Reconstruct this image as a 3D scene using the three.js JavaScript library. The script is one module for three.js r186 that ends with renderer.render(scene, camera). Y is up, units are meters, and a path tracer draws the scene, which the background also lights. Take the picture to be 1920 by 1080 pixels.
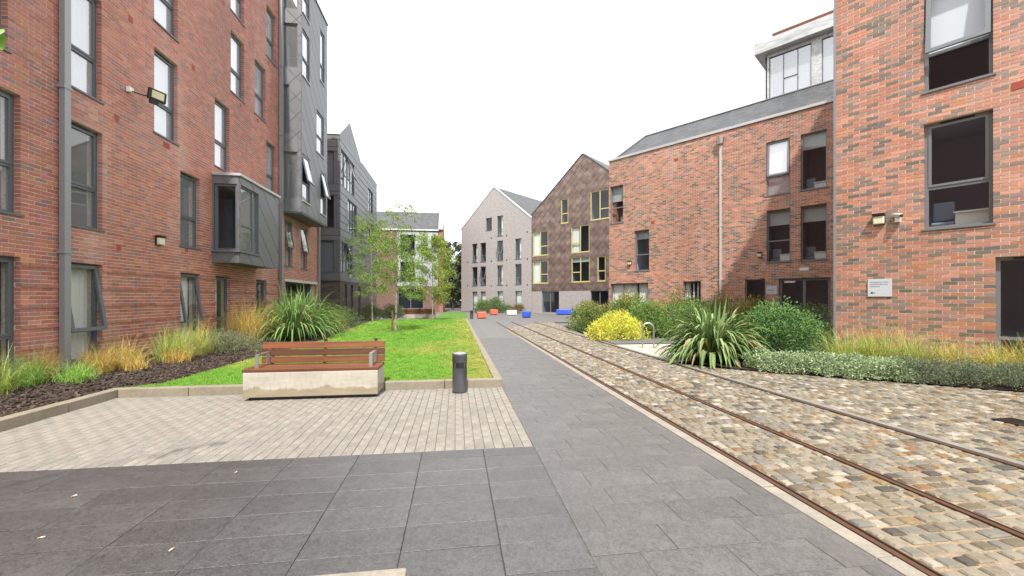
import * as THREE from 'three';
import { mergeGeometries } from 'three/addons/utils/BufferGeometryUtils.js';
import { RoundedBoxGeometry } from 'three/addons/geometries/RoundedBoxGeometry.js';

// ------------------------------------------------------------------ camera, sky, sun, exposure
const scene = new THREE.Scene();
const camera = new THREE.PerspectiveCamera(69.59, 1920 / 1080, 0.05, 900);
camera.position.set(0, 1.52, 0);
camera.rotation.y = -0.13432;
camera.setViewOffset(1920, 1080, 0, -20, 1920, 1080);
camera.updateMatrixWorld(); camera.updateProjectionMatrix();
const renderer = new THREE.WebGLRenderer({ antialias: true });
renderer.toneMapping = THREE.LinearToneMapping;
renderer.toneMappingExposure = 1.55;
renderer.shadowMap.enabled = true;

function rng(seed) { let s = seed | 0; return () => { s = (s + 0x6d2b79f5) | 0; let t = Math.imul(s ^ (s >>> 15), 1 | s); t = (t + Math.imul(t ^ (t >>> 7), 61 | t)) ^ t; return ((t ^ (t >>> 14)) >>> 0) / 4294967296; }; }
function lattice(n, seed) { const r = rng(seed), a = new Float32Array(n * n); for (let i = 0; i < a.length; i++) a[i] = r(); return (x, y) => { const X = Math.floor(x), Y = Math.floor(y), fx = x - X, fy = y - Y, u = fx * fx * (3 - 2 * fx), v = fy * fy * (3 - 2 * fy), g = (i, j) => a[(((j % n) + n) % n) * n + (((i % n) + n) % n)]; return (g(X, Y) * (1 - u) + g(X + 1, Y) * u) * (1 - v) + (g(X, Y + 1) * (1 - u) + g(X + 1, Y + 1) * u) * v; }; }
function fbm(seed, base, oct = 4) { const ls = []; for (let i = 0; i < oct; i++) ls.push(lattice(base << i, seed + i * 17)); return (x, y) => { let s = 0, a = 0.5, t = 0; for (let i = 0; i < oct; i++) { s += a * ls[i](x * (base << i), y * (base << i)); t += a; a *= 0.55; } return s / t; }; }

{ // thin bright cloud all over, the sun shining through it
  const W = 512, H = 256, d = new Float32Array(W * H * 4), n = fbm(5, 6, 4);
  for (let j = 0; j < H; j++) for (let i = 0; i < W; i++) {
    const k = n(i / W, j / H * 0.5) - 0.5, o = (j * W + i) * 4, b = 1.32 + 0.35 * k;
    d[o] = b * (0.99 + 0.04 * k); d[o + 1] = b; d[o + 2] = b * (1.005 - 0.05 * k); d[o + 3] = 1;
  }
  const t = new THREE.DataTexture(d, W, H, THREE.RGBAFormat, THREE.FloatType);
  t.mapping = THREE.EquirectangularReflectionMapping; t.magFilter = t.minFilter = THREE.LinearFilter; t.wrapS = THREE.RepeatWrapping; t.needsUpdate = true;
  scene.background = t; scene.environment = t;
}
const sun = new THREE.DirectionalLight(new THREE.Color().setRGB(1, 0.95, 0.86), 4.5);
sun.position.set(-0.012, 0.22, 0.145).normalize().multiplyScalar(80);
sun.castShadow = true; sun.shadow.radius = 3;
Object.assign(sun.shadow.camera, { left: -45, right: 45, top: 45, bottom: -45, near: 1, far: 200 });
sun.shadow.mapSize.set(4096, 4096);
sun.name = 'sun'; scene.add(sun, sun.target);

// ------------------------------------------------------------------ helpers
const V3 = (x, y, z) => new THREE.Vector3(x, y, z);
const used = new Map();
function numbered(n) { const k = used.get(n) ?? 0; used.set(n, k + 1); return k ? n + '_' + String(k).padStart(3, '0') : n; }
function mesh(name, geo, mat, parent, top = false) { const m = new THREE.Mesh(geo, mat); m.name = top ? numbered(name) : name; m.castShadow = m.receiveShadow = true; (parent || scene).add(m); return m; }
function tag(o, label, category, group) { o.userData.label = label; o.userData.category = category; if (group) o.userData.group = group; return o; }
function thing(name, label, category, pos = [0, 0, 0], turn = 0, group) { const g = new THREE.Group(); g.name = numbered(name); g.position.set(...pos); g.rotation.y = turn; tag(g, label, category, group); scene.add(g); return g; }
function struct(name, geo, mat) { const m = mesh(name, geo, mat, scene, true); m.userData.kind = 'structure'; return m; }
function structGroup(name) { const g = new THREE.Group(); g.name = numbered(name); g.userData.kind = 'structure'; scene.add(g); return g; }
function norm(g) { const q = g.index ? g.toNonIndexed() : g; for (const k of Object.keys(q.attributes)) if (!['position', 'normal', 'uv'].includes(k)) q.deleteAttribute(k); return q; }
const merge = (l) => (l.length === 1 ? l[0] : mergeGeometries(l.map(norm)));
const bx = (w, h, d, x = 0, y = 0, z = 0) => new THREE.BoxGeometry(w, h, d).translate(x, y, z);
const bx2 = (x0, x1, y0, y1, z0, z1) => bx(x1 - x0, y1 - y0, z1 - z0, (x0 + x1) / 2, (y0 + y1) / 2, (z0 + z1) / 2);
const rbx = (w, h, d, r, x = 0, y = 0, z = 0, s = 1) => new RoundedBoxGeometry(w, h, d, s, r).translate(x, y, z);
function uvBox(g, k = 1) { // uv in metres by dominant normal
  const q = norm(g), p = q.attributes.position, n = q.attributes.normal, uv = new Float32Array(p.count * 2);
  for (let i = 0; i < p.count; i++) { const ax = Math.abs(n.getX(i)), ay = Math.abs(n.getY(i)), az = Math.abs(n.getZ(i)); let u, v; if (ay >= ax && ay >= az) { u = p.getX(i); v = p.getZ(i); } else if (ax >= az) { u = p.getZ(i); v = p.getY(i); } else { u = p.getX(i); v = p.getY(i); } uv[i * 2] = u * k; uv[i * 2 + 1] = v * k; }
  q.setAttribute('uv', new THREE.BufferAttribute(uv, 2)); return q;
}
function tube(pts, r, seg = 12, rad = 8, closed = false) { return new THREE.TubeGeometry(new THREE.CatmullRomCurve3(pts.map((p) => V3(...p)), closed, 'catmullrom', 0.3), seg, r, rad, closed); }
function taper(a, b, r0, r1, n = 6) { const A = V3(...a), B = V3(...b), L = A.distanceTo(B), g = new THREE.CylinderGeometry(r1, r0, L, n, 1, true).translate(0, L / 2, 0); g.applyQuaternion(new THREE.Quaternion().setFromUnitVectors(V3(0, 1, 0), B.clone().sub(A).normalize())); return g.translate(...a); }
function shapeGeo(pts, y) { const s = new THREE.Shape(pts.map(([x, z]) => new THREE.Vector2(x, -z))), g = new THREE.ShapeGeometry(s).rotateX(-Math.PI / 2).translate(0, y, 0), p = g.attributes.position, uv = g.attributes.uv; for (let i = 0; i < p.count; i++) uv.setXY(i, p.getX(i), p.getZ(i)); return g; }
const C = (r, g, b) => new THREE.Color().setRGB(r, g, b);
function tex(size, fn, { srgb = false, rep = 1 } = {}) {
  const d = new Uint8Array(size * size * 4), lin2 = (x) => Math.round(255 * Math.min(1, Math.max(0, srgb ? (x <= 0.0031308 ? 12.92 * x : 1.055 * x ** (1 / 2.4) - 0.055) : x)));
  for (let j = 0; j < size; j++) for (let i = 0; i < size; i++) { const c = fn(i / size, j / size), o = (j * size + i) * 4; const q = Array.isArray(c) ? c : [c, c, c]; for (let k = 0; k < 3; k++) d[o + k] = lin2(q[k]); d[o + 3] = 255; }
  const t = new THREE.DataTexture(d, size, size); t.wrapS = t.wrapT = THREE.RepeatWrapping; t.magFilter = THREE.LinearFilter; t.minFilter = THREE.LinearMipmapLinearFilter; if (srgb) t.colorSpace = THREE.SRGBColorSpace; t.repeat.set(rep, rep); t.needsUpdate = true; return t;
}
const re = (t, k, k2 = k) => { const c = t.clone(); c.repeat.set(k, k2); c.needsUpdate = true; return c; };
const std = (o) => new THREE.MeshStandardMaterial({ roughness: 0.85, ...o });
const phy = (o) => new THREE.MeshPhysicalMaterial({ roughness: 0.85, ...o });

// ------------------------------------------------------------------ textures and materials
const nA = fbm(11, 4, 5), nB = fbm(23, 8, 5), nC = fbm(37, 32, 3), nD = fbm(51, 3, 4), nF = fbm(67, 110, 2), nG = fbm(73, 14, 2);
const rW = rng(4);
const T = {
  grain: tex(256, (u, v) => 0.72 + 0.4 * (nB(u, v) - 0.5) + 0.5 * (nC(u, v) - 0.5) + 0.12 * (rW() - 0.5), { srgb: true }),
  grainB: tex(256, (u, v) => 0.5 + 0.6 * (nC(u, v) - 0.5) + 0.25 * (rW() - 0.5)),
  slab: tex(1024, (u, v) => { const b = 0.8 + 0.28 * (nD(u, v) - 0.5) + 0.22 * (nA(u, v) - 0.5), s = nF(u, v), t = nC(u, v), g = Math.max(0, nG(u, v) - 0.77) * 3; return b * (1 + 0.75 * (s - 0.5) + 0.5 * (t - 0.5)) * (1 - 0.5 * g); }, { srgb: true }),
  granite: tex(512, (u, v) => { const s = rW(); const b = 0.78 + 0.5 * (nA(u, v) - 0.5) + 0.25 * (nC(u, v) - 0.5); return s > 0.93 ? b * 1.5 : s < 0.1 ? b * 0.55 : b * (0.9 + 0.2 * rW()); }, { srgb: true }),
  concrete: tex(512, (u, v) => { const a = nA(u, v), b = nB(u, v), s = nC(u, v); const k = 0.8 + 0.35 * (a - 0.5) + 0.2 * (b - 0.5) + 0.15 * (s - 0.5); return [k, k * (0.98 + 0.03 * (b - 0.5)), k * (0.95 + 0.08 * (a - 0.5))]; }, { srgb: true }),
  patch: tex(512, (u, v) => 0.75 + 0.9 * (nD(u, v) - 0.5) + 0.25 * (nB(u, v) - 0.5), { srgb: true }),
  wood: tex(512, (u, v) => { const w = nD(u, v * 0.3), g = nC(u * 0.06, v) * 0.6 + nB(u * 0.12, v) * 0.4; const k = 0.7 + 0.8 * (g - 0.5) + 0.35 * (w - 0.5); return [k, k * 0.92, k * 0.86]; }, { srgb: true }),
  lawn: tex(512, (u, v) => { const a = nA(u, v), b = nC(u, v), k = 0.7 + 0.6 * (b - 0.5); const y = Math.max(0, a - 0.5) * 2; return [k * (0.62 + 0.5 * y), k * 0.95, k * (0.55 - 0.1 * y)]; }, { srgb: true }),
  rust: tex(256, (u, v) => { const a = nB(u, v), b = nC(u, v); return [0.75 + 0.5 * (a - 0.5), 0.7 + 0.6 * (b - 0.5), 0.7 + 0.7 * (b - 0.5)]; }, { srgb: true }),
  slate: tex(512, (u, v) => { const row = Math.floor(v * 16), x = u * 10 + (row % 2) * 0.5, c = Math.floor(x), h = Math.abs(Math.sin(c * 12.9 + row * 78.2) * 43758.5) % 1; const e = (v * 16 - row < 0.14 || x - c < 0.05) ? 0.45 : 1; return e * (0.55 + 0.43 * h); }, { srgb: true }),
  course: tex(512, (u, v) => { const row = Math.floor(v * 24), x = u * 8 + (row % 2) * 0.5, c = Math.floor(x % 8), h = Math.abs(Math.sin(c * 45.3 + row * 91.7) * 9371.3) % 1; const e = v * 24 - row < 0.13 || x - Math.floor(x) < 0.05; return e ? 0.92 : 0.72 + 0.2 * h; }, { srgb: true }),
};
for (const k of ['grainB']) T[k].colorSpace = THREE.NoColorSpace;
const M = {
  mortarA: std({ color: C(0.85, 0.68, 0.58), map: re(T.grain, 1.5), roughness: 0.95 }),
  mortarG: std({ color: C(0.92, 0.78, 0.66), map: re(T.grain, 1.5), roughness: 0.95 }),
  brick: std({ color: C(1, 1, 1), map: T.grain, bumpMap: T.grainB, bumpScale: 0.002, roughness: 0.62 }),
  office: std({ color: C(0.42, 0.46, 0.56), roughness: 0.9 }),
  greyPanel: std({ color: C(0.36, 0.38, 0.4), roughness: 0.5 }),
  farBrick: std({ color: C(0.19, 0.11, 0.09), map: re(T.course, 0.55), roughness: 0.9 }),
  greyBrick: std({ color: C(0.37, 0.34, 0.335), map: re(T.course, 0.55), roughness: 0.9 }),
  redBrickFar: std({ color: C(0.36, 0.15, 0.1), map: re(T.course, 0.55), roughness: 0.9 }),
  darkBrickMortar: std({ color: C(0.22, 0.19, 0.18), map: re(T.grain, 1.5) }),
  frame: std({ color: C(0.105, 0.118, 0.135), roughness: 0.45, metalness: 0.15 }),
  frameLight: std({ color: C(0.17, 0.185, 0.2), roughness: 0.45, metalness: 0.15 }),
  yellow: std({ color: C(0.44, 0.38, 0.16), roughness: 0.5 }),
  black: std({ color: C(0.012, 0.012, 0.013), roughness: 0.4 }),
  white: std({ color: C(0.75, 0.75, 0.74), roughness: 0.5 }),
  zinc: [0.135, 0.142, 0.15].map((k) => std({ color: C(k, k * 1.03, k * 1.13), roughness: 0.48, metalness: 0.15 })),
  zincBack: std({ color: C(0.13, 0.134, 0.147), roughness: 0.6 }),
  paleZinc: std({ color: C(0.58, 0.6, 0.61), map: re(T.grain, 0.5), roughness: 0.45, metalness: 0.1 }),
  brown: [[0.225, 0.155, 0.13], [0.245, 0.172, 0.143], [0.2, 0.137, 0.115], [0.27, 0.195, 0.165]].map((c) => std({ color: C(...c), map: re(T.patch, 0.8), roughness: 0.5, metalness: 0.25 })),
  slate: std({ color: C(0.085, 0.09, 0.1), map: re(T.slate, 0.35), bumpMap: re(T.slate, 0.35), bumpScale: 0.012, roughness: 0.6 }),
  pipe: std({ color: C(0.24, 0.25, 0.27), roughness: 0.45, metalness: 0.2 }),
  pipePale: std({ color: C(0.5, 0.49, 0.48), roughness: 0.45, metalness: 0.1 }),
  glass: phy({ color: C(0.93, 0.97, 0.96), transmission: 1, thickness: 0, roughness: 0.01, ior: 1.5, metalness: 0, side: THREE.DoubleSide }),
  coated: phy({ color: C(0.84, 0.87, 0.94), transmission: 1, thickness: 0, roughness: 0.01, ior: 1.9, metalness: 0.42, side: THREE.DoubleSide }),
  tinted: phy({ color: C(0.9, 0.93, 0.96), transmission: 1, thickness: 0, roughness: 0.01, ior: 1.7, metalness: 0.14, side: THREE.DoubleSide }),
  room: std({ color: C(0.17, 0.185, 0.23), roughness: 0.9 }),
  curtain: phy({ color: C(0.8, 0.8, 0.78), transmission: 0.3, thickness: 0, roughness: 1, side: THREE.DoubleSide }),
  blind: std({ color: C(0.32, 0.34, 0.36), roughness: 0.8 }),
  blindWhite: phy({ color: C(0.85, 0.85, 0.84), transmission: 0.2, thickness: 0, roughness: 1, side: THREE.DoubleSide }),
  chair: std({ color: C(0.2, 0.24, 0.32), roughness: 0.6 }),
  vent: std({ color: C(0.3, 0.05, 0.03), roughness: 0.7 }),
  kerb: std({ color: C(0.28, 0.245, 0.185), map: re(T.granite, 1.2), bumpMap: T.grainB, bumpScale: 0.003 }),
  edging: std({ color: C(0.32, 0.29, 0.245), map: re(T.granite, 1.5) }),
  concrete: std({ color: C(0.62, 0.58, 0.5), map: re(T.concrete, 0.9), bumpMap: re(T.grainB, 3), bumpScale: 0.002 }),
  rust: std({ color: C(0.135, 0.072, 0.043), map: re(T.rust, 3), roughness: 0.65, metalness: 0.4 }),
  rustDark: std({ color: C(0.1, 0.065, 0.045), map: re(T.rust, 3), roughness: 0.7, metalness: 0.4 }),
  steel: std({ color: C(0.5, 0.5, 0.5), roughness: 0.35, metalness: 0.85 }),
  lilac: std({ color: C(0.62, 0.64, 0.72), roughness: 0.7 }),
  kerbGrey: std({ color: C(0.24, 0.228, 0.21), map: re(T.granite, 1.5) }),
  leaf: phy({ color: C(1, 1, 1), vertexColors: true, roughness: 0.75, transmission: 0.35, thickness: 0, side: THREE.DoubleSide }),
  bark: std({ color: C(0.12, 0.085, 0.06), map: re(T.grain, 2) }),
  birchBark: std({ color: C(0.42, 0.34, 0.26), map: re(T.patch, 2), roughness: 0.9 }),
  soil: std({ color: C(0.045, 0.032, 0.024), map: re(T.grain, 2), bumpMap: re(T.grainB, 2), bumpScale: 0.03 }),
};

// ------------------------------------------------------------------ face frames: u along, v up, w out of the wall
const face = (x = 0, z = 0, turn = 0) => ({ x, z, turn });
const FC = face();
function place(o, fc, u, v, w) { const c = Math.cos(fc.turn), s = Math.sin(fc.turn); o.position.set(fc.x + u * c + w * s, v, fc.z - u * s + w * c); o.rotation.y = fc.turn; return o; }
const put = (name, geo, mat, parent, fc = FC) => place(mesh(name, geo, mat, parent), fc, 0, 0, 0);
function wallSlab(parent, fc, name, poly, holes, t, mat, grow = 0.005) {
  const s = new THREE.Shape(poly.map((p) => new THREE.Vector2(...p)));
  for (const [a, b, c, d] of holes) { const h = new THREE.Path(); h.moveTo(a - grow, c - grow); h.lineTo(a - grow, d + grow); h.lineTo(b + grow, d + grow); h.lineTo(b + grow, c - grow); h.closePath(); s.holes.push(h); }
  return put(name, new THREE.ExtrudeGeometry(s, { depth: t, bevelEnabled: false }).translate(0, 0, -t), mat, parent, fc);
}
const unit = new THREE.BoxGeometry(1, 1, 1);
const FR = new THREE.Matrix4().multiplyMatrices(camera.projectionMatrix, camera.matrixWorldInverse.copy(camera.matrixWorld).invert());
function shown(p) { const q = p.clone().applyMatrix4(FR), d = p.distanceTo(camera.position); if (q.z > 1 || Math.abs(q.x) > 1.03 || Math.abs(q.y) > 1.03) return 0; return 1 / (d * d); }
const tmpM = new THREE.Matrix4(), tmpQ = new THREE.Quaternion(), tmpC = new THREE.Color();
// items: {p:[x,y,z], s:[x,y,z], q?, c:[r,g,b], k: palette index}; the largest in view become single meshes, the rest one instanced mesh
function pieces(parent, name, items, geos, baseMat, mats, { fc = FC, most = 300, weight } = {}) {
  parent.updateMatrixWorld(true);
  const g0 = place(new THREE.Object3D(), fc, 0, 0, 0); g0.updateMatrix(); const W = parent.matrixWorld.clone().multiply(g0.matrix);
  for (const it of items) { const p = V3(...it.p).applyMatrix4(W); it.w = shown(p) * (weight ? weight(it, p) : 1) * it.s[0]; }
  items.sort((a, b) => b.w - a.w);
  let n = 0; while (n < items.length && n < most && items[n].w > 0) n++;
  for (let i = 0; i < n; i++) { const it = items[i], m = mesh(name, geos[i % geos.length], mats ? mats[it.k % mats.length] : brickOf(it.c), parent); m.position.set(...it.p).applyMatrix4(g0.matrix); m.rotation.y = fc.turn; if (it.q) m.quaternion.multiply(it.q); m.scale.set(...it.s); }
  const rest = items.slice(n); if (!rest.length) return;
  const im = new THREE.InstancedMesh(geos[0], baseMat, rest.length); im.name = name + 's_merged'; im.userData.kind = 'stuff'; im.castShadow = im.receiveShadow = true;
  rest.forEach((it, i) => { tmpM.compose(V3(...it.p), it.q || tmpQ.identity(), V3(...it.s)); im.setMatrixAt(i, tmpM); im.setColorAt(i, tmpC.setRGB(...it.c)); });
  place(im, fc, 0, 0, 0); parent.add(im);
}
const brickMats = new Map();
function brickOf(c) { const q = c.map((x) => Math.round(x / 0.035)), k = q.join(); if (!brickMats.has(k)) { const m = M.brick.clone(); m.color.setRGB(...q.map((x) => x * 0.035)); brickMats.set(k, m); } return brickMats.get(k); }
function palette(list) { return { list, mats: list.map(([, r, g, b]) => { const m = M.brick.clone(); m.color.setRGB(r, g, b); return m; }) }; }
function pick(pal, r) { let t = r() * pal.list.reduce((a, x) => a + x[0], 0), k = 0; while (k < pal.list.length - 1 && (t -= pal.list[k][0]) > 0) k++; const [, a, b, c] = pal.list[k], j = 0.85 + 0.3 * r(); return { k, c: [a * j, b * j, c * j] }; }
const PAL = {
  A: palette([[5, 0.5, 0.185, 0.132], [4, 0.44, 0.152, 0.108], [3, 0.53, 0.215, 0.155], [2, 0.41, 0.175, 0.145], [1.6, 0.32, 0.175, 0.17], [1, 0.53, 0.235, 0.13]]),
  G: palette([[5, 0.58, 0.255, 0.175], [4, 0.64, 0.32, 0.235], [2.8, 0.47, 0.275, 0.21], [2.6, 0.29, 0.215, 0.165], [1.8, 0.21, 0.175, 0.15], [1, 0.63, 0.27, 0.14], [1, 0.34, 0.26, 0.23]]),
  B: palette([[4, 0.12, 0.085, 0.085], [3, 0.16, 0.11, 0.105], [3, 0.09, 0.07, 0.075]]),
};
function bricks(parent, fc, o) {
  const { u0, u1, v0, v1, holes, pal, seed } = o, r = rng(seed), items = [], deep = 0.1, tint = fbm(seed + 5, 6, 4), bloom = fbm(seed + 9, 9, 3), nv = Math.round((v1 - v0) / 0.075);
  for (let k = 0; k < nv; k++) {
    const v = v0 + k * 0.075, vm = v + 0.0375, out = o.project ? o.project(v) : 0;
    let iv = [[u0, u1]];
    for (const [a, b, c, d] of holes) if (vm > c && vm < d) iv = iv.flatMap(([x, y]) => (b <= x || a >= y ? [[x, y]] : [[x, a], [b, y]].filter(([p, q]) => q - p > 0.02)));
    for (const [x, y] of iv) {
      const off = (k % 2) * 0.1125, s = Math.floor((x - off) / 0.225), cuts = [x];
      for (let i = s + 1; i * 0.225 + off < y; i++) { const c = i * 0.225 + off; if (c - x > 0.055 && y - c > 0.055) cuts.push(c); }
      cuts.push(y);
      for (let i = 0; i < cuts.length - 1; i++) {
        const a = cuts[i], b = cuts[i + 1]; if (b - a < 0.01) continue;
        const g0 = a > x ? 0.006 : 0, g1 = b < y ? 0.006 : 0, ka = a + g0, kb = b - g1, p = pick(pal, r), tn = 0.7 + 0.6 * tint((ka + kb) / 30, vm / 30), bl = Math.max(0, bloom((ka + kb) / 16, vm / 40) - 0.6) * (0.6 + 1.4 * r()), pr = 0.005 + out + (r() - 0.5) * 0.003;
        items.push({ p: [(ka + kb) / 2, vm, pr - deep / 2], s: [kb - ka, 0.0625, deep], k: p.k, c: p.c.map((q, i) => q * tn * (1 - bl) + [0.72, 0.58, 0.52][i] * bl) });
      }
    }
  }
  pieces(parent, 'brick', items, [unit], M.brick, null, { fc });
}
const snap = (v) => Math.round(v / 0.075) * 0.075;
const hole = (u0, u1, v0, v1) => [u0, u1, snap(v0), snap(v1)];

// ------------------------------------------------------------------ windows
function wave(w, h, n, amp, seed = 1) { const g = new THREE.PlaneGeometry(w, h, n, 1), p = g.attributes.position, r = rng(seed); let ph = r() * 6; for (let i = 0; i <= n; i++) { const z = Math.sin(i * 1.35 + ph) * amp + (r() - 0.5) * amp; for (const j of [i, i + n + 1]) p.setZ(j, z); } g.computeVertexNormals(); return g; }
function addWindow(parent, fc, o) {
  const { u0, u1, v0, v1 } = o, W = u1 - u0, H = v1 - v0, set = o.set ?? 0.1, fm = o.frame || M.frame, fw = o.fw ?? 0.055, D = 0.07;
  const g = new THREE.Group(); g.name = o.name || 'window'; if (o.label) g.userData.label = o.label; parent.add(g); place(g, fc, u0, v0, -set);
  const cols = [0, ...(o.cols || []), W], rows = [0, ...(o.rows || []), H], bars = [];
  bars.push(bx2(0, W, 0, fw, -D, 0), bx2(0, W, H - fw, H, -D, 0), bx2(0, fw, fw, H - fw, -D, 0), bx2(W - fw, W, fw, H - fw, -D, 0));
  for (const c of cols.slice(1, -1)) bars.push(bx2(c - fw / 2, c + fw / 2, fw, H - fw, -D, -0.002));
  for (let i = 0; i < cols.length - 1; i++) for (const q of rows.slice(1, -1)) if (!o.fullCols?.includes(i)) bars.push(bx2((i ? cols[i] + fw / 2 : fw), (i < cols.length - 2 ? cols[i + 1] - fw / 2 : W - fw), q - fw / 2, q + fw / 2, -D, -0.004));
  mesh('frame', merge(bars), fm, g);
  for (let i = 0; i < cols.length - 1; i++) {
    const rr = o.fullCols?.includes(i) ? [0, H] : rows;
    for (let j = 0; j < rr.length - 1; j++) {
      const a = i ? cols[i] + fw / 2 : fw, b = i < cols.length - 2 ? cols[i + 1] - fw / 2 : W - fw, c = j ? rr[j] + fw / 2 : fw, d = j < rr.length - 2 ? rr[j + 1] - fw / 2 : H - fw, w = b - a, h = d - c;
      const op = (o.open || []).find((q) => q[0] === i && q[1] === j), sash = op || (o.sash || []).some((q) => q[0] === i && q[1] === j);
      const pts = [];
      if (sash) { const s = 0.045, e = op ? 0.03 : 0, g2 = merge([bx2(a - e, b + e, -h - e, -h + s, -0.04, 0.012), bx2(a - e, b + e, -s, e, -0.04, 0.012), bx2(a - e, a + s, -h + s, -s, -0.04, 0.012), bx2(b - s, b + e, -h + s, -s, -0.04, 0.012)]); const m = mesh('sash', g2, fm, g); m.position.set(0, d, 0); if (op) { m.rotation.x = -op[2]; m.position.z = 0.02; } pts.push(m); }
      const pg = new THREE.PlaneGeometry(w, h).translate((a + b) / 2, -h / 2, -0.02), p = mesh('pane', pg, o.glass || M.glass, g); p.position.set(0, d, sash ? 0 : -0.02); if (op) { p.rotation.x = -op[2]; p.position.z = 0.02; }
    }
  }
  if (o.sill !== false) { mesh('sill', bx2(-0.04, W + 0.04, -0.035, 0.004, -0.03, set + 0.035), fm, g); }
  if (o.vent) mesh('trickle_vent', bx2(W * 0.25, W * 0.75, H - fw * 0.8, H - fw * 0.25, 0.001, 0.02), M.black, g);
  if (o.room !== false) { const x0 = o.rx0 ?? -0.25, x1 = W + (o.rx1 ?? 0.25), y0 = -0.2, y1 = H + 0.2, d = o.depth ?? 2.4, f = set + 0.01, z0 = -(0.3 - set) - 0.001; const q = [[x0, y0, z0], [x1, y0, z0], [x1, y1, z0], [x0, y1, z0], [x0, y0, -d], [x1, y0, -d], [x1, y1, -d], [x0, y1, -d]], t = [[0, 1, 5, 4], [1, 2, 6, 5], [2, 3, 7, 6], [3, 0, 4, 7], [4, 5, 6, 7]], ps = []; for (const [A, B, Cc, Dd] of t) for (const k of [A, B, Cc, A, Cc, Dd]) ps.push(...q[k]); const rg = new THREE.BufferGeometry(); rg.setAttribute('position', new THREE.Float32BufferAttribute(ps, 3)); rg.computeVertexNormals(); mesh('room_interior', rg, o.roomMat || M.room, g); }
  (o.curtains || []).forEach(([a, b, top = 1, bot = 0], i) => { const w = (b - a) * W, h = (top - bot) * H; const m = mesh('curtain', wave(w, h, Math.max(8, Math.round(w * 36)), 0.022, i + 3 + Math.round(u0 * 10)), o.curtainMat || M.curtain, g); m.position.set((a + b) / 2 * W, (top + bot) / 2 * H, -0.16); });
  if (o.blind) { const h = o.blind * H; mesh('blind', merge([bx2(0.03, W - 0.03, H - h, H, -0.13, -0.125), bx2(0.03, W - 0.03, H - h - 0.025, H - h, -0.137, -0.118)]), o.blindMat || M.blind, g); }
  if (o.desk) { mesh('cabinet', merge([bx2(W * 0.42, W + 0.2, -0.1, 0.36, -1.1, -0.5), bx2(W * 0.4, W + 0.2, 0.36, 0.39, -1.15, -0.45)]), M.white, g); mesh('chair', merge([rbx(0.34, 0.42, 0.06, 0.03, 0.22, 0.45, -0.75, 3), rbx(0.36, 0.07, 0.36, 0.03, 0.22, 0.15, -0.6, 2), taper([0.22, -0.19, -0.62], [0.22, 0.12, -0.62], 0.025, 0.02, 8)]), M.chair, g); }
  return g;
}

// ------------------------------------------------------------------ cladding in convex pieces
function clipHalf(poly, nx, ny, d) { const out = []; for (let i = 0; i < poly.length; i++) { const a = poly[i], b = poly[(i + 1) % poly.length], da = a[0] * nx + a[1] * ny - d, db = b[0] * nx + b[1] * ny - d; if (da <= 0) out.push(a); if ((da < 0 && db > 0) || (da > 0 && db < 0)) { const t = da / (da - db); out.push([a[0] + (b[0] - a[0]) * t, a[1] + (b[1] - a[1]) * t]); } } return out; }
function area(p) { let s = 0; for (let i = 0; i < p.length; i++) { const a = p[i], b = p[(i + 1) % p.length]; s += a[0] * b[1] - b[0] * a[1]; } return s / 2; }
function clipConvex(poly, by, inset = 0) { let p = poly; for (let i = 0; i < by.length && p.length; i++) { const a = by[i], b = by[(i + 1) % by.length], L = Math.hypot(b[0] - a[0], b[1] - a[1]); if (L < 1e-6) continue; const nx = (b[1] - a[1]) / L, ny = -(b[0] - a[0]) / L; p = clipHalf(p, nx, ny, nx * a[0] + ny * a[1] - inset); } return p; }
const rect = (a, b, c, d) => [[a, c], [b, c], [b, d], [a, d]];
function minusRect(p, [a, b, c, d]) { const inter = clipConvex(p, rect(a, b, c, d)); if (inter.length < 3 || Math.abs(area(inter)) < 1e-4) return [p]; const out = []; let rest = p; for (const [nx, ny, k] of [[1, 0, a], [-1, 0, -b]]) { out.push(clipHalf(rest, nx, ny, k)); rest = clipHalf(rest, -nx, -ny, -k); } out.push(clipHalf(rest, 0, 1, c), clipHalf(rest, 0, -1, -d)); return out.filter((q) => q.length > 2 && Math.abs(area(q)) > 1e-3); }
function polyTile(p, thick, tilt) { const cy = Math.max(...p.map((q) => q[1])), z = (q) => thick + (cy - q[1]) * tilt, ps = [], n = p.length; for (let i = 1; i < n - 1; i++) for (const q of [p[0], p[i], p[i + 1]]) ps.push(q[0], q[1], z(q)); for (let i = 0; i < n; i++) { const a = p[i], b = p[(i + 1) % n]; ps.push(a[0], a[1], 0, b[0], b[1], 0, b[0], b[1], z(b), a[0], a[1], 0, b[0], b[1], z(b), a[0], a[1], z(a)); } const g = new THREE.BufferGeometry(); g.setAttribute('position', new THREE.Float32BufferAttribute(ps, 3)); g.computeVertexNormals(); const uv = []; for (let i = 0; i < ps.length; i += 3) uv.push(ps[i], ps[i + 1]); g.setAttribute('uv', new THREE.Float32BufferAttribute(uv, 2)); return g; }
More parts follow.
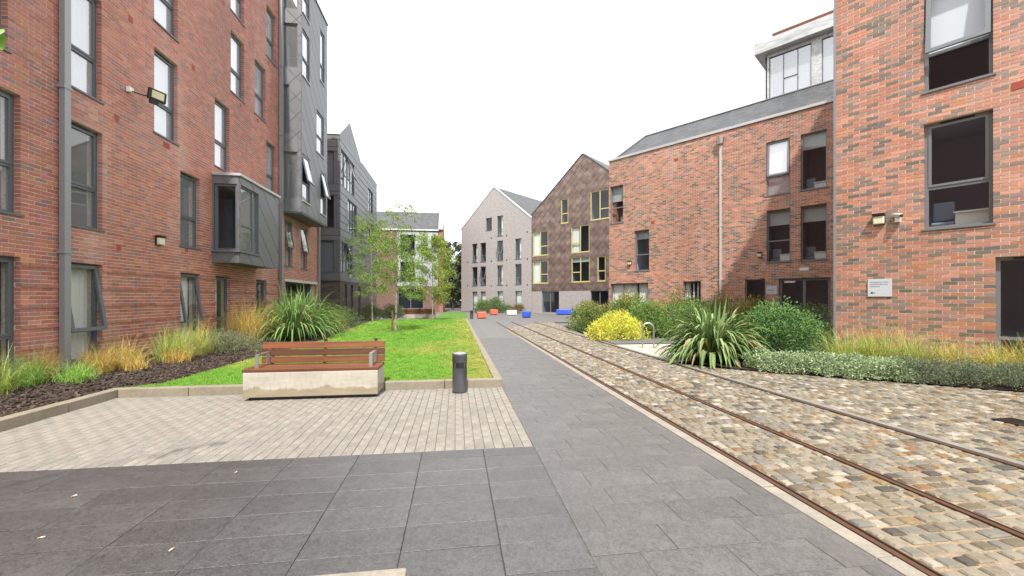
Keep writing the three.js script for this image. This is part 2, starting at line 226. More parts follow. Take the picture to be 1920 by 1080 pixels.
function clad(parent, fc, name, outline, holes, cells, mats, { thick = 0.012, tilt = 0, gap = 0.006, most = 300, seed = 1 } = {}) {
  const r = rng(seed), all = [];
  for (const c of cells) { let ps = [clipConvex(clipConvex(c, c, gap), outline)]; for (const h of holes) ps = ps.flatMap((p) => (p.length > 2 ? minusRect(p, h) : [])); for (const p of ps) if (p.length > 2 && Math.abs(area(p)) > 0.004) all.push(p); }
  all.sort((a, b) => Math.abs(area(b)) - Math.abs(area(a)));
  for (const p of all.slice(0, most)) put(name, polyTile(p, thick, tilt), mats[Math.floor(r() * mats.length)], parent, fc);
  const rest = all.slice(most); if (rest.length) { const m = put(name + 's_merged', merge(rest.map((p) => polyTile(p, thick, tilt))), mats[0], parent, fc); m.userData.kind = 'stuff'; }
  return all.length;
}
function diamonds(a, b, c, d, s) { const out = [], h = s / Math.SQRT2; for (let j = -1; c + j * h < d + s; j++) for (let i = -1; a + i * 2 * h < b + 2 * s; i++) { const x = a + i * 2 * h + (j % 2 ? h : 0), y = c + j * h; out.push([[x, y - h], [x + h, y], [x, y + h], [x - h, y]]); } return out; }
function strips(a, b, c, d, pitch) { const out = [], H = d - c, L = b - a; for (let k = c - pitch; k < d + L + pitch; k += pitch) out.push([[a, k], [b, k - L], [b, k - L + pitch], [a, k + pitch]]); return out; }
function courses(a, b, c, d, h, len, seed) { const out = [], r = rng(seed); for (let y = c, k = 0; y < d; y += h, k++) { let x = a - r() * len; while (x < b) { const l = len * (0.8 + 0.4 * r()); out.push(rect(x, x + l, y, y + h)); x += l; } } return out; }
function gableRoof(parent, name, u0, ua, u1, ve, va, back, mat, t = 0.12, front = 0.06) { // two slopes, ridge running back from the face
  const side = (a, va_, b, vb) => { const L = Math.hypot(b - a, vb - va_), g = uvBox(bx(L, t, back + front)); g.rotateZ(Math.atan2(vb - va_, b - a)); return g.translate((a + b) / 2 - Math.sin(Math.atan2(vb - va_, b - a)) * t / 2, (va_ + vb) / 2 + t / 2, -back / 2 + front / 2); };
  put(name, side(u0, ve, ua, va), mat, parent); put(name, side(ua, va, u1, ve), mat, parent);
}

// ------------------------------------------------------------------ ground, paving, rails, kerbs, lawn, beds
function chamfer(b = 0.06, bh = 0.2) { // unit block, top at y = 0.5, chamfered top edges
  const o = 0.5, i = 0.5 - b, y = 0.5 - bh, top = [[-i, 0.5, -i], [i, 0.5, -i], [i, 0.5, i], [-i, 0.5, i]], mid = [[-o, y, -o], [o, y, -o], [o, y, o], [-o, y, o]], low = mid.map(([x, , z]) => [x, -0.5, z]), ps = [];
  const quad = (a, b2, c, d) => ps.push(...a, ...b2, ...c, ...a, ...c, ...d);
  quad(top[3], top[2], top[1], top[0]);
  for (let k = 0; k < 4; k++) { const n = (k + 1) % 4; quad(top[k], top[n], mid[n], mid[k]); quad(mid[k], mid[n], low[n], low[k]); }
  const g = new THREE.BufferGeometry(); g.setAttribute('position', new THREE.Float32BufferAttribute(ps, 3)); g.computeVertexNormals(); return g;
}
function withUv(g, su, sv, ou, ov) { const q = g.clone(), p = q.attributes.position, uv = []; for (let i = 0; i < p.count; i++) uv.push((p.getX(i) + 0.3 * p.getY(i)) * su + ou, (p.getZ(i) + 0.3 * p.getY(i)) * sv + ov); q.setAttribute('uv', new THREE.Float32BufferAttribute(uv, 2)); return q; }
const tones = (base, ks, o) => ks.map((k) => std({ ...o, color: C(base[0] * k, base[1] * k, base[2] * k) }));
const plane = (x0, x1, z0, z1, y) => shapeGeo([[x0, z0], [x1, z0], [x1, z1], [x0, z1]], y);

struct('ground', plane(-160, 160, -220, 60, -0.05), std({ color: C(0.165, 0.16, 0.158), map: re(T.granite, 0.6), roughness: 0.7 }));
const farMat = std({ color: C(0.165, 0.16, 0.158), map: re(T.granite, 0.7), roughness: 0.6 });
struct('road_surface', shapeGeo([[0.8, -15.9], [2.45, -15.9], [2.45, -20], [2.6, -21.5], [4.6, -23], [5.2, -26], [8, -26], [11, -32], [12, -45], [-12, -50], [-12, -28.6], [0.8, -28.6]], -0.006), farMat);

{ // dark granite slabs in front, and along the path
  const g = structGroup('granite_paving'), r = rng(71);
  mesh('joint_bed', plane(-12, 0.79, -4.2, 6, -0.012), std({ color: C(0.09, 0.085, 0.07), map: re(T.grain, 2), roughness: 0.9 }), g); mesh('joint_bed', plane(0.79, 2.45, -16, 6, -0.005), std({ color: C(0.22, 0.2, 0.17), map: re(T.grain, 2), roughness: 0.9 }), g);
  const base = chamfer(0.006, 0.06), geoA = [0, 1, 2, 3, 4].map((k) => withUv(base, 0.6, 0.3, k * 0.37, k * 0.61));
  const opt = { map: T.slab, roughness: 0.45, bumpMap: re(T.grainB, 6), bumpScale: 0.0015 };
  const mA = tones([0.088, 0.086, 0.088], [0.92, 0.97, 1, 1.04, 1.09], { ...opt, roughness: 0.34 }), mB = tones([0.126, 0.122, 0.122], [0.95, 0.98, 1, 1.03, 1.06], opt);
  const add = (x0, x1, z0, z1, mats, sl) => { const m = mesh(sl, geoA[Math.floor(r() * 5)], mats[Math.floor(r() * 5)], g), y = (r() - 0.5) * 0.003; m.position.set((x0 + x1) / 2, y - 0.02, (z0 + z1) / 2); m.scale.set(x1 - x0 - 0.0045, 0.04, z1 - z0 - 0.0045); m.rotation.set((r() - 0.5) * 0.003, 0, (r() - 0.5) * 0.003); };
  const zs = [-4.2, -4.0]; while (zs[zs.length - 1] < -1.2) zs.push(zs[zs.length - 1] + 0.29);
  const xs = [0.79, 0.27]; while (xs[xs.length - 1] > -5.4) xs.push(xs[xs.length - 1] - 0.6);
  for (let j = 0; j < zs.length - 1; j++) for (let i = 0; i < xs.length - 1; i++) add(xs[i + 1], xs[i], zs[j], zs[j + 1], mA, 'slab');
  for (let j = 0, z = -1.2; z > -15.9; z -= 0.29, j++) { let x = 0.79, first = [0.55, 0.2, 0.38, 0.3][j % 4]; while (x < 2.43) { const x1 = Math.min(2.44, x + first); add(x, x1 > 2.3 ? 2.44 : x1, z - 0.29, z, mB, 'slab'); x = x1 > 2.3 ? 2.44 : x1; first = 0.55; } }
}
{ // buff block pavers
  const g = structGroup('block_paving'), r = rng(17), items = [];
  mesh('joint_bed', plane(-5.14, 0.79, -7.1, -4.2, -0.011), std({ color: C(0.2, 0.17, 0.13), map: re(T.grain, 2) }), g);
  for (let i = 0, x = 0.79; x > -5.13; x -= 0.1, i++) for (let j = 0, z = -4.2 + (i % 2) * -0.1; z > -7.1; j++) {
    const a = j === 0 && i % 2 ? -4.2 : z, z1 = Math.max(-7.1, z - 0.2), L = a - z1; if (L < 0.03) { z = z1; continue; }
    const k = Math.floor(r() * 6), j2 = 0.92 + 0.16 * r(), w = r() < 0.12 ? 0.93 : 1, c = [0.275 * j2, 0.256 * j2 * w, 0.226 * j2 * w];
    items.push({ p: [x - 0.05, -0.022 + (r() - 0.5) * 0.004, (a + z1) / 2], s: [0.0955, 0.045, L - 0.0045], c, k }); z = z1;
  }
  const geo = withUv(chamfer(0.03, 0.08), 0.15, 0.3, 0, 0), opt = { map: re(T.granite, 1.5), roughness: 0.9 };
  const m0 = std({ ...opt, color: C(1, 1, 1) }), mats = [[0.285, 0.265, 0.233], [0.272, 0.253, 0.223], [0.264, 0.245, 0.218], [0.292, 0.271, 0.238], [0.276, 0.254, 0.228], [0.256, 0.24, 0.213]].map((c) => std({ ...opt, color: C(...c) }));
  pieces(g, 'paver', items, [geo, withUv(chamfer(0.03, 0.08), 0.15, 0.3, 0.4, 0.7)], m0, mats);
}
const bedEdge = (x) => -8.16 + (x - 5.95) * 0.804; // front edge of the planting by the near brick block
{ // granite setts round the tram rails
  const g = structGroup('sett_paving'), r = rng(29), items = [];
  mesh('joint_bed', shapeGeo([[2.44, 4], [14, 4], [14, -1.5], [5.95, -8.16], [5.2, -9.2], [5.2, -13], [5.4, -22], [6.2, -26.5], [5.2, -26], [4.6, -23], [2.6, -21.5], [2.44, -20]], -0.011), std({ color: C(0.34, 0.255, 0.165), map: re(T.grain, 2), bumpMap: re(T.grainB, 2), bumpScale: 0.01 }), g);
  const pal = [[5, 0.215, 0.183, 0.132], [5, 0.26, 0.229, 0.176], [4, 0.185, 0.172, 0.146], [2.6, 0.145, 0.118, 0.08], [1.3, 0.075, 0.066, 0.056], [0.8, 0.21, 0.12, 0.056], [2.2, 0.36, 0.325, 0.265], [1, 0.24, 0.17, 0.085]];
  const pk = { list: pal };
  const opt = { map: re(T.granite, 1.6), roughness: 0.62, bumpMap: re(T.grainB, 1), bumpScale: 0.004 };
  const mats = pal.map(([, a, b, c]) => std({ ...opt, color: C(a, b, c) })), m0 = std({ ...opt, color: C(1, 1, 1) });
  const up = V3(0, 1, 0);
  const row = (x0, x1, z, dz, ok, tintK = 1) => { let x = x0 + r() * 0.02; while (x < x1 - 0.05) { let w = 0.095 + r() * 0.065; if (x + w > x1 - 0.06) w = x1 - x; const cx = x + w / 2, cz = z + (r() - 0.5) * 0.016; if (!ok || ok(cx, cz)) { const p = pick(pk, r), q = new THREE.Quaternion().setFromEuler(new THREE.Euler((r() - 0.5) * 0.06, (r() - 0.5) * 0.1, (r() - 0.5) * 0.06)); items.push({ p: [cx, -0.032 + (r() - 0.5) * 0.008, cz], s: [w - 0.02, 0.07, dz - 0.022 - r() * 0.008], q, ...p }); } x += w; } };
  for (let z = -1.3; z > -26; z -= 0.106) {
    const end = (x) => z > -21.4 - (x - 2.6) * 1.6;
    row(2.655, 3.555, z, 0.106, end); row(3.665, 5.01, z, 0.106, end);
    row(5.21, 10.5, z, 0.106, (x, zz) => zz > bedEdge(x) + 0.02 && x < 1.85 * -zz && zz > -9.4);
    if (z < -15) row(5.21, 5.2 + (-z - 15) * 0.09, z, 0.106, (x) => z > -26);
  }
  const base = chamfer(0.1, 0.16);
  pieces(g, 'sett', items, [withUv(base, 0.3, 0.3, 0, 0), withUv(base, 0.3, 0.3, 0.37, 0.2), withUv(base, 0.3, 0.3, 0.1, 0.66)], m0, mats);
  // iron drain grate let into the setts
  const gr = [bx2(-0.16, 0.16, -0.02, 0, -0.16, -0.13), bx2(-0.16, 0.16, -0.02, 0, 0.13, 0.16), bx2(-0.16, -0.13, -0.02, 0, -0.13, 0.13), bx2(0.13, 0.16, -0.02, 0, -0.13, 0.13)]; for (let k = -2; k <= 2; k++) gr.push(bx2(-0.13, 0.13, -0.02, -0.002, k * 0.05 - 0.014, k * 0.05 + 0.014));
  const d = thing('drain_grate', 'small square black iron drain grate set in the cobbles', 'grate', [6.82, 0.014, -4.2]); mesh('grating', merge(gr), M.black, d); mesh('pit', bx2(-0.155, 0.155, -0.05, -0.02, -0.155, 0.155), M.rustDark, d);
}
{ // edging stones and rails
  const e = structGroup('path_edging'), r = rng(91);
  for (let z = -1.2; z > -16.2; z -= 0.92) { const m = mesh('edging_stone', uvBox(rbx(0.118, 0.1, 0.912, 0.006, 2.502, -0.045 + (r() - 0.5) * 0.003, z - 0.46)), M.edging, e); }
  const k = structGroup('rail_kerb');
  for (let z = -0.4; z > -26; z -= 0.92) mesh('kerb_stone', uvBox(rbx(0.1, 0.1, 0.91, 0.006, 5.155, -0.042 + (r() - 0.5) * 0.004, z - 0.46)), M.kerbGrey, k);
  const rail = (x, label, mat, w, far, groove) => { const t = thing('tram_rail', label, 'rail', [x, 0, 0], 0); mesh('rail_head', uvBox(bx2(-w / 2, w / 2, -0.09, 0.006, -far, 0.6)), mat, t); if (groove) { mesh('groove_lip', uvBox(bx2(w / 2 + 0.028, w / 2 + 0.042, -0.09, 0.002, -far, 0.6)), M.rustDark, t); mesh('groove_bed', uvBox(bx2(w / 2, w / 2 + 0.028, -0.09, -0.03, -far, 0.6)), M.rustDark, t); } };
  rail(2.59, 'rusty brown tram rail running beside the pale edging of the path', M.rust, 0.042, 27, true);
  rail(3.585, 'rusty grooved tram rail in the middle of the cobbles', M.rust, 0.042, 27, true);
  rail(5.06, 'dark iron rail beside the grey kerb next to the planting', M.rustDark, 0.085, 26.5, false);
}
{ // raised kerbs round the lawn and the bed
  const r = rng(61), kerb = (g, x0, z0, x1, z1, w) => { const L = Math.hypot(x1 - x0, z1 - z0), n = Math.round(L / 0.92), a = Math.atan2(-(z1 - z0), x1 - x0); for (let i = 0; i < n; i++) { const t = (i + 0.5) / n, m = mesh('kerb_stone', uvBox(rbx(L / n - 0.006, 0.2, w, 0.012, 0, 0, 0)), M.kerb, g); m.position.set(x0 + (x1 - x0) * t, 0.032 + (r() - 0.5) * 0.006, z0 + (z1 - z0) * t); m.rotation.y = a + (r() - 0.5) * 0.004; } };
  kerb(structGroup('lawn_kerb'), -5.14, -7.175, 0.8, -7.175, 0.15);
  kerb(structGroup('path_kerb'), 0.725, -7.255, 0.725, -28.6, 0.15);
  kerb(structGroup('bed_kerb'), -5.215, -7.25, -5.215, -0.6, 0.15);
  kerb(structGroup('far_kerb'), 0.8, -28.68, -5.4, -28.68, 0.12);
}
const lawnEdge = [[-5.3, -7.25], [-4.85, -7.6], [-4.8, -9.2], [-4.75, -11], [-4.45, -14.5], [-4.9, -20], [-5.15, -25.5], [-5.2, -28.6]];
const edgeX = (z) => { for (let i = 0; i < lawnEdge.length - 1; i++) { const [a, b] = lawnEdge[i], [c, d] = lawnEdge[i + 1]; if (z <= b && z >= d) return a + (c - a) * (z - b) / (d - b); } return -5.1; };
{
  const lawnMat = std({ color: C(0.14, 0.24, 0.03), map: re(T.lawn, 0.35), bumpMap: re(T.grainB, 1), bumpScale: 0.02, roughness: 0.95 });
  struct('lawn', shapeGeo([...lawnEdge, [0.66, -28.6], [0.66, -7.25]], 0.1), lawnMat);
  struct('far_lawn', shapeGeo([[-1.6, -31], [0.9, -31], [1.0, -46], [-1.4, -46]], 0.02), lawnMat);
  struct('planting_bed_soil', shapeGeo([[-7.6, 1], [-5.28, 1], [-5.28, -7.25], ...lawnEdge.slice(1), [-7.6, -28.6]], 0.085), M.soil);
  struct('right_bed_soil', shapeGeo([[14, -1.5], [5.95, -8.16], [5.35, -9.3], [7.5, -9.6], [8.5, -13.5], [5.3, -14.6], [5.9, -22.5], [9, -24], [18, -12]], 0.02), M.soil);
  struct('cycle_stand_paving', shapeGeo([[5.21, -9.3], [8.6, -9.6], [9.4, -13.1], [5.21, -13.1]], 0.004), std({ color: C(0.5, 0.46, 0.4), map: re(T.concrete, 1), roughness: 0.85 }));
  struct('entrance_path', shapeGeo([[5.21, -13.1], [14, -13.1], [17, -14.5], [5.21, -14.7]], 0.028), std({ color: C(0.15, 0.15, 0.155), map: re(T.granite, 0.8) }));
  // grass blades: nobody could count them
  const r = rng(303), ps = [], tri = (a, b, c) => ps.push(...a, ...b, ...c);
  for (let i = 0; i < 9; i++) { const x = (r() - 0.5) * 0.07, z = (r() - 0.5) * 0.07, a = r() * 6.28, l = 0.02 + r() * 0.018, w = 0.0035, dx = Math.cos(a), dz = Math.sin(a), h = 0.028 + r() * 0.02; tri([x - dz * w, 0, z + dx * w], [x + dz * w, 0, z - dx * w], [x + dx * l, h, z + dz * l]); }
  const tg = new THREE.BufferGeometry(); tg.setAttribute('position', new THREE.Float32BufferAttribute(ps, 3)); tg.computeVertexNormals();
  const spots = [], nz = fbm(77, 5, 3);
  const sow = (z0, z1, dens, sc) => { const n = Math.round((z0 - z1) * 5.7 * dens); for (let i = 0; i < n; i++) { const z = z0 + (z1 - z0) * r(), x = -5.3 + 5.95 * r(); if (x > edgeX(z) + 0.02) spots.push([x, z, sc]); } };
  sow(-7.27, -10, 900, 1); sow(-10, -14, 450, 1.25); sow(-14, -20, 200, 1.6); sow(-20, -28.5, 90, 2.1);
  const im = new THREE.InstancedMesh(tg, phy({ color: C(1, 1, 1), roughness: 0.85, transmission: 0.25, thickness: 0, side: THREE.DoubleSide }), spots.length); im.name = 'lawn_grass'; im.userData = { kind: 'stuff', label: 'short mown bright green lawn grass beside the path', category: 'grass' }; im.castShadow = im.receiveShadow = true;
  spots.forEach(([x, z, s], i) => { const q = new THREE.Quaternion().setFromAxisAngle(V3(0, 1, 0), r() * 6.28), k = s * (0.8 + 0.4 * r()); tmpM.compose(V3(x, 0.098, z), q, V3(k, k * 0.85, k)); im.setMatrixAt(i, tmpM); const n = nz(x / 9 + 0.5, z / 9 + 0.5), dry = Math.min(1, Math.max(0, (x + 0.75 + (n - 0.5) * 2.4) * 0.75) + Math.max(0, n - 0.58) * 2.5) * (0.6 + 0.4 * r()), j = 0.8 + 0.45 * r(); im.setColorAt(i, tmpC.setRGB(j * (0.155 + 0.26 * dry), j * (0.34 + 0.02 * dry), j * (0.018 + 0.06 * dry))); });
  scene.add(im);
  // bark chips on the bed
  const chip = chamfer(0.1, 0.2), cs = [];
  for (let i = 0; i < 9000; i++) { const z = -2.5 - 10.5 * Math.pow(r(), 0.8), e = z > -7.2 ? -5.3 : edgeX(z), x = e - 0.02 - (7.55 + e) * r(); cs.push([x, z]); }
  const ic = new THREE.InstancedMesh(chip, std({ color: C(1, 1, 1), roughness: 0.9 }), cs.length); ic.name = 'bark_mulch'; ic.userData = { kind: 'stuff', label: 'dark brown bark mulch covering the bed under the brick wall', category: 'mulch' }; ic.castShadow = ic.receiveShadow = true;
  cs.forEach(([x, z], i) => { tmpM.compose(V3(x, 0.09 + r() * 0.03, z), new THREE.Quaternion().setFromEuler(new THREE.Euler((r() - 0.5) * 1.1, r() * 6.28, (r() - 0.5) * 1.1)), V3(0.03 + 0.07 * r(), 0.008 + 0.008 * r(), 0.012 + 0.025 * r())); ic.setMatrixAt(i, tmpM); const j = 0.4 + 1.3 * r() * r(); ic.setColorAt(i, tmpC.setRGB(0.075 * j, 0.05 * j, 0.038 * j)); });
  scene.add(ic);
}

// ------------------------------------------------------------------ left red brick building
{
  const b = thing('brick_apartment_building', 'tall red brick apartment building with staggered windows and zinc bays beside the lawn', 'building', [-7.62, 0, 0], Math.PI / 2);
  const r0 = [0.2, 2.25], r1 = [3.0, 5.1], r2 = [5.8, 7.92], r3 = [8.6, 10.7], r4 = [11.4, 13.5];
  const W = [
    [7.4, 8.41, r0, { curtains: [[0.3, 0.95]] }], [9.22, 10.12, r0, { open: 0.15, curtains: [[0.45, 0.95]] }], [12.69, 13.58, r0, { open: 0.15, curtains: [[0.3, 0.85]] }], [14.4, 15.28, r0, { curtains: [[0, 0.6]] }], [17.11, 18.01, r0, { curtains: [[0, 0.4]] }],
    [7.4, 8.41, r1, { curtains: [[0.45, 0.9, 0.5]] }], [9.22, 10.12, r1, {}], [12.69, 13.58, r1, {}], [19.85, 20.7, r1, { open: 0.17 }], [21.75, 22.65, r1, { open: 0.17 }],
    [9.22, 10.1, r2, { curtains: [[0.5, 0.98]] }], [11.68, 12.58, r2, { blind: 0.99, blindMat: M.white }], [14.35, 15.22, r2, { blind: 0.99, blindMat: M.white }], [17.98, 18.85, r2, {}],
    [7.3, 8.2, r2, {}], [11.68, 12.58, r3, { blind: 0.99, blindMat: M.white }], [15.3, 16.2, r3, { blind: 0.99, blindMat: M.white }], [17, 17.9, r3, { curtains: [[0, 0.9, 0.6]] }], [9.22, 10.12, r3, {}],
    [15.3, 16.2, r4, { blind: 0.99, blindMat: M.white }], [17.98, 18.85, r4, {}], [11.68, 12.58, r4, {}],
  ];
  const holes = W.map(([a, c, [d, e]]) => hole(a, c, d, e)); holes.push(hole(19.85, 24.0, 0.15, 2.3));
  const bay = [[14.22, 17.15, 2.66, 5.42], [19.4, 23.1, 5.36, 16]];
  wallSlab(b, FC, 'wall', rect(5.2, 24.4, 0, 15.6), [...holes, [14.45, 16.9, 2.85, 5.25], [19.65, 22.9, 5.55, 15.3]], 0.3, M.mortarA);
  const openBox = (a, c, d, e, w0, w1, fl) => { const g = [bx2(a, c, d - 0.05, d, w1, w0), bx2(a, c, e, e + 0.05, w1, w0), bx2(a - 0.05, a, d, e, w1, w0), bx2(c, c + 0.05, d, e, w1, w0), bx2(a, c, d, e, w1 - 0.05, w1)]; for (const v of fl) g.push(bx2(a, c, v, v + 0.3, w1, 0.74)); put('room_interior', merge(g), M.room, b); };
  openBox(14.45, 16.9, 2.85, 5.25, -0.005, -3.2, []); openBox(19.65, 22.9, 5.55, 15.3, -0.005, -3.2, [8.25, 11.05, 13.85]); put('wall', bx2(-34, 5.2, 0, 15.6, -0.3, 0), M.redBrickFar, b);
  const strings = [0.2, 0.575, 0.95, 1.325, 1.7, 2.075].map((v) => Math.round(v / 0.075));
  bricks(b, FC, { u0: 5.2, u1: 24.4, v0: 0, v1: 15.6, holes: [...holes, [14.3, 17.0, 2.7, 5.4], [19.45, 23.05, 5.4, 15.6]], pal: PAL.A, seed: 101, project: (v) => (strings.includes(Math.round(v / 0.075)) ? 0.02 : 0) });
  for (const [a, c, rr, o] of W) { const [, , d, e] = hole(a, c, ...rr), H = e - d; addWindow(b, FC, { u0: a, u1: c, v0: d, v1: e, rows: [rr === r0 ? 0.62 : 0.84], sash: [[0, 1]], vent: true, glass: rr === r0 ? M.glass : rr === r1 ? M.tinted : M.coated, ...o, open: o.open ? [[0, 1, o.open]] : undefined }); }
  put('roof', bx2(-34, 24.4, 15.3, 15.5, -11, -0.31), M.slate, b); put('rear_wall', bx2(-34, 24.4, 0, 15.3, -11.2, -11), M.mortarA, b); put('end_wall', bx2(24.1, 24.4, 0, 15.3, -11, -0.3), M.redBrickFar, b); put('end_wall', bx2(-34, -33.7, 0, 15.3, -11, -0.3), M.redBrickFar, b);
  for (const [u, v] of [[10.95, 8.05], [10.55, 5.55], [12.1, 5.52], [12.23, 5.52], [13.3, 8.2], [14.9, 11.2], [16.0, 8.35], [17.3, 8.35], [18.2, 11.1], [10.6, 2.62], [13.0, 2.85]]) put('air_brick', bx2(u - 0.1, u + 0.02, v, v + 0.14, -0.05, 0.012), M.vent, b);
  for (const [u, v0, v1, ww] of [[9.16, 0.08, 15.6, 0.09], [19.22, 0.08, 15.6, 0.11], [24.3, 0.08, 15.6, 0.08]]) { const p = put('downpipe', merge([bx2(u - ww * 0.75, u + ww * 0.75, v0, v1, 0.03, 0.03 + ww * 1.1), ...[2.4, 5.6, 8.6, 11.6].map((y) => bx2(u - ww, u + ww, y, y + 0.06, 0.008, 0.04 + ww * 1.1))]), M.pipe, b); }
  // recessed entrance on the ground floor
  put('entrance_recess', merge([bx2(19.84, 24.01, 2.26, 2.32, -1.3, -0.31), bx2(19.8, 19.85, 0.1, 2.3, -1.3, -0.31), bx2(24.0, 24.05, 0.1, 2.3, -1.3, -0.31), bx2(19.8, 24.05, 0.08, 0.14, -1.3, -0.31)]), M.zinc[0], b);
  put('entrance_wall', bx2(19.85, 21.2, 0.14, 2.26, -1.3, -1.1), M.redBrickFar, b);
  addWindow(b, FC, { name: 'entrance_screen', u0: 21.2, u1: 24.0, v0: 0.14, v1: 2.26, set: 1.1, cols: [1.1, 2.0], sill: false, curtains: [[0, 0.35]] });
  put('lintel', bx2(19.75, 24.35, 2.3, 2.42, -0.02, 0.03), M.pipePale, b);
  // zinc oriel window on the first floor
  const S1 = face(0, 0.79, 0), L1 = face(14.22, 0, -Math.PI / 2); // street side; side facing down the path
  const box = (bu0, bu1, v0, v1, w) => put('bay_core', merge([bx2(bu0, bu1, v0, v0 + 0.02, 0.02, w - 0.01), bx2(bu0, bu1, v1 - 0.06, v1, 0.02, w - 0.01), bx2(bu1 - 0.02, bu1, v0 + 0.02, v1 - 0.06, 0.02, w - 0.01)]), M.zincBack, b);
  box(14.24, 17.15, 2.68, 5.4, 0.78);
  const dark = { frame: M.frame, glass: M.coated, room: false, sill: false, set: 0.03 };
  const h1 = [[14.3, 15.5, 3.05, 5.16]], h1r = [[0.04, 0.74, 3.05, 5.16]];
  wallSlab(b, S1, 'bay_wall', rect(14.23, 17.15, 2.67, 5.41), h1, 0.06, M.zincBack, 0.004); wallSlab(b, L1, 'bay_wall', rect(0.01, 0.725, 2.67, 5.41), [[0.045, 0.7, 3.05, 5.16]], 0.06, M.zincBack, 0.004);
  clad(b, S1, 'cladding_panel', rect(14.22, 17.15, 2.66, 5.42), h1, strips(14.22, 17.15, 2.66, 5.42, 0.87), M.zinc, { gap: 0.012, thick: 0.014 });
  clad(b, L1, 'cladding_panel', rect(0, 0.79, 2.66, 5.42), h1r, diamonds(0, 0.79, 2.66, 5.42, 0.6), M.zinc, { gap: 0.01, thick: 0.014 });
  addWindow(b, S1, { ...dark, glass: M.tinted, u0: 14.3, u1: 15.5, v0: 3.05, v1: 5.16, cols: [0.86], rows: [0.85], fullCols: [1] }); addWindow(b, L1, { ...dark, glass: M.glass, u0: 0.06, u1: 0.73, v0: 3.05, v1: 5.16, rows: [], fw: 0.07 });
  put('bay_roof', merge([bx2(14.16, 17.2, 5.42, 5.5, 0.01, 0.86)]), M.paleZinc, b); put('bay_sill', merge([bx2(14.19, 15.55, 3.0, 3.046, 0.76, 0.85), bx2(14.13, 14.2, 3.0, 3.046, 0.0, 0.85)]), M.zinc[1], b);
  // big zinc volume over the entrance
  const S2 = face(0, 0.84, 0), L2 = face(19.41, 0, -Math.PI / 2);
  box(19.43, 23.1, 5.36, 16, 0.82);
  const h2 = [[19.5, 20.45, 5.9, 8.0], [22.0, 22.85, 5.83, 8.0], [21.4, 22.5, 8.75, 10.82], [19.5, 20.42, 11.48, 13.6], [21.95, 22.62, 12.53, 15.1], [19.5, 20.4, 14.3, 15.7]], h2r = [[0.05, 0.68, 5.95, 8.0], [0.05, 0.36, 8.8, 10.95], [0.05, 0.7, 11.72, 13.67], [0.05, 0.7, 14.3, 15.7]];
  wallSlab(b, S2, 'bay_wall', rect(19.42, 23.1, 5.37, 16), h2, 0.06, M.zincBack, 0.004); wallSlab(b, L2, 'bay_wall', rect(0.01, 0.775, 5.37, 16), h2r, 0.06, M.zincBack, 0.004);
  clad(b, S2, 'cladding_panel', rect(19.41, 23.1, 5.36, 16), h2, strips(19.41, 23.1, 5.36, 16, 0.87), M.zinc, { gap: 0.012, thick: 0.014, seed: 4 });
  clad(b, L2, 'cladding_panel', rect(0, 0.84, 5.36, 16), h2r, diamonds(0.2, 0.84, 5.36, 16, 0.6), M.zinc, { gap: 0.01, thick: 0.014, seed: 9 });
  for (const [i, [a, c, d, e]] of h2.entries()) { addWindow(b, S2, { ...dark, u0: a, u1: c, v0: d, v1: e, rows: [0.85], open: i < 2 ? [[0, 1, 0.22]] : undefined, sash: [[0, 1]] }); put('window_sill', bx2(a - 0.03, c + 0.03, d - 0.04, d + 0.002, 0.8, 0.9), M.paleZinc, b); }
  for (const [a, c, d, e] of h2r) addWindow(b, L2, { ...dark, glass: M.tinted, u0: a, u1: c, v0: d, v1: e });
  put('bay_soffit', bx2(19.43, 23.09, 5.3, 5.355, 0.01, 0.83), M.zinc[0], b); put('bay_roof', bx2(19.36, 23.15, 16, 16.08, 0.005, 0.9), M.zinc[0], b);
}
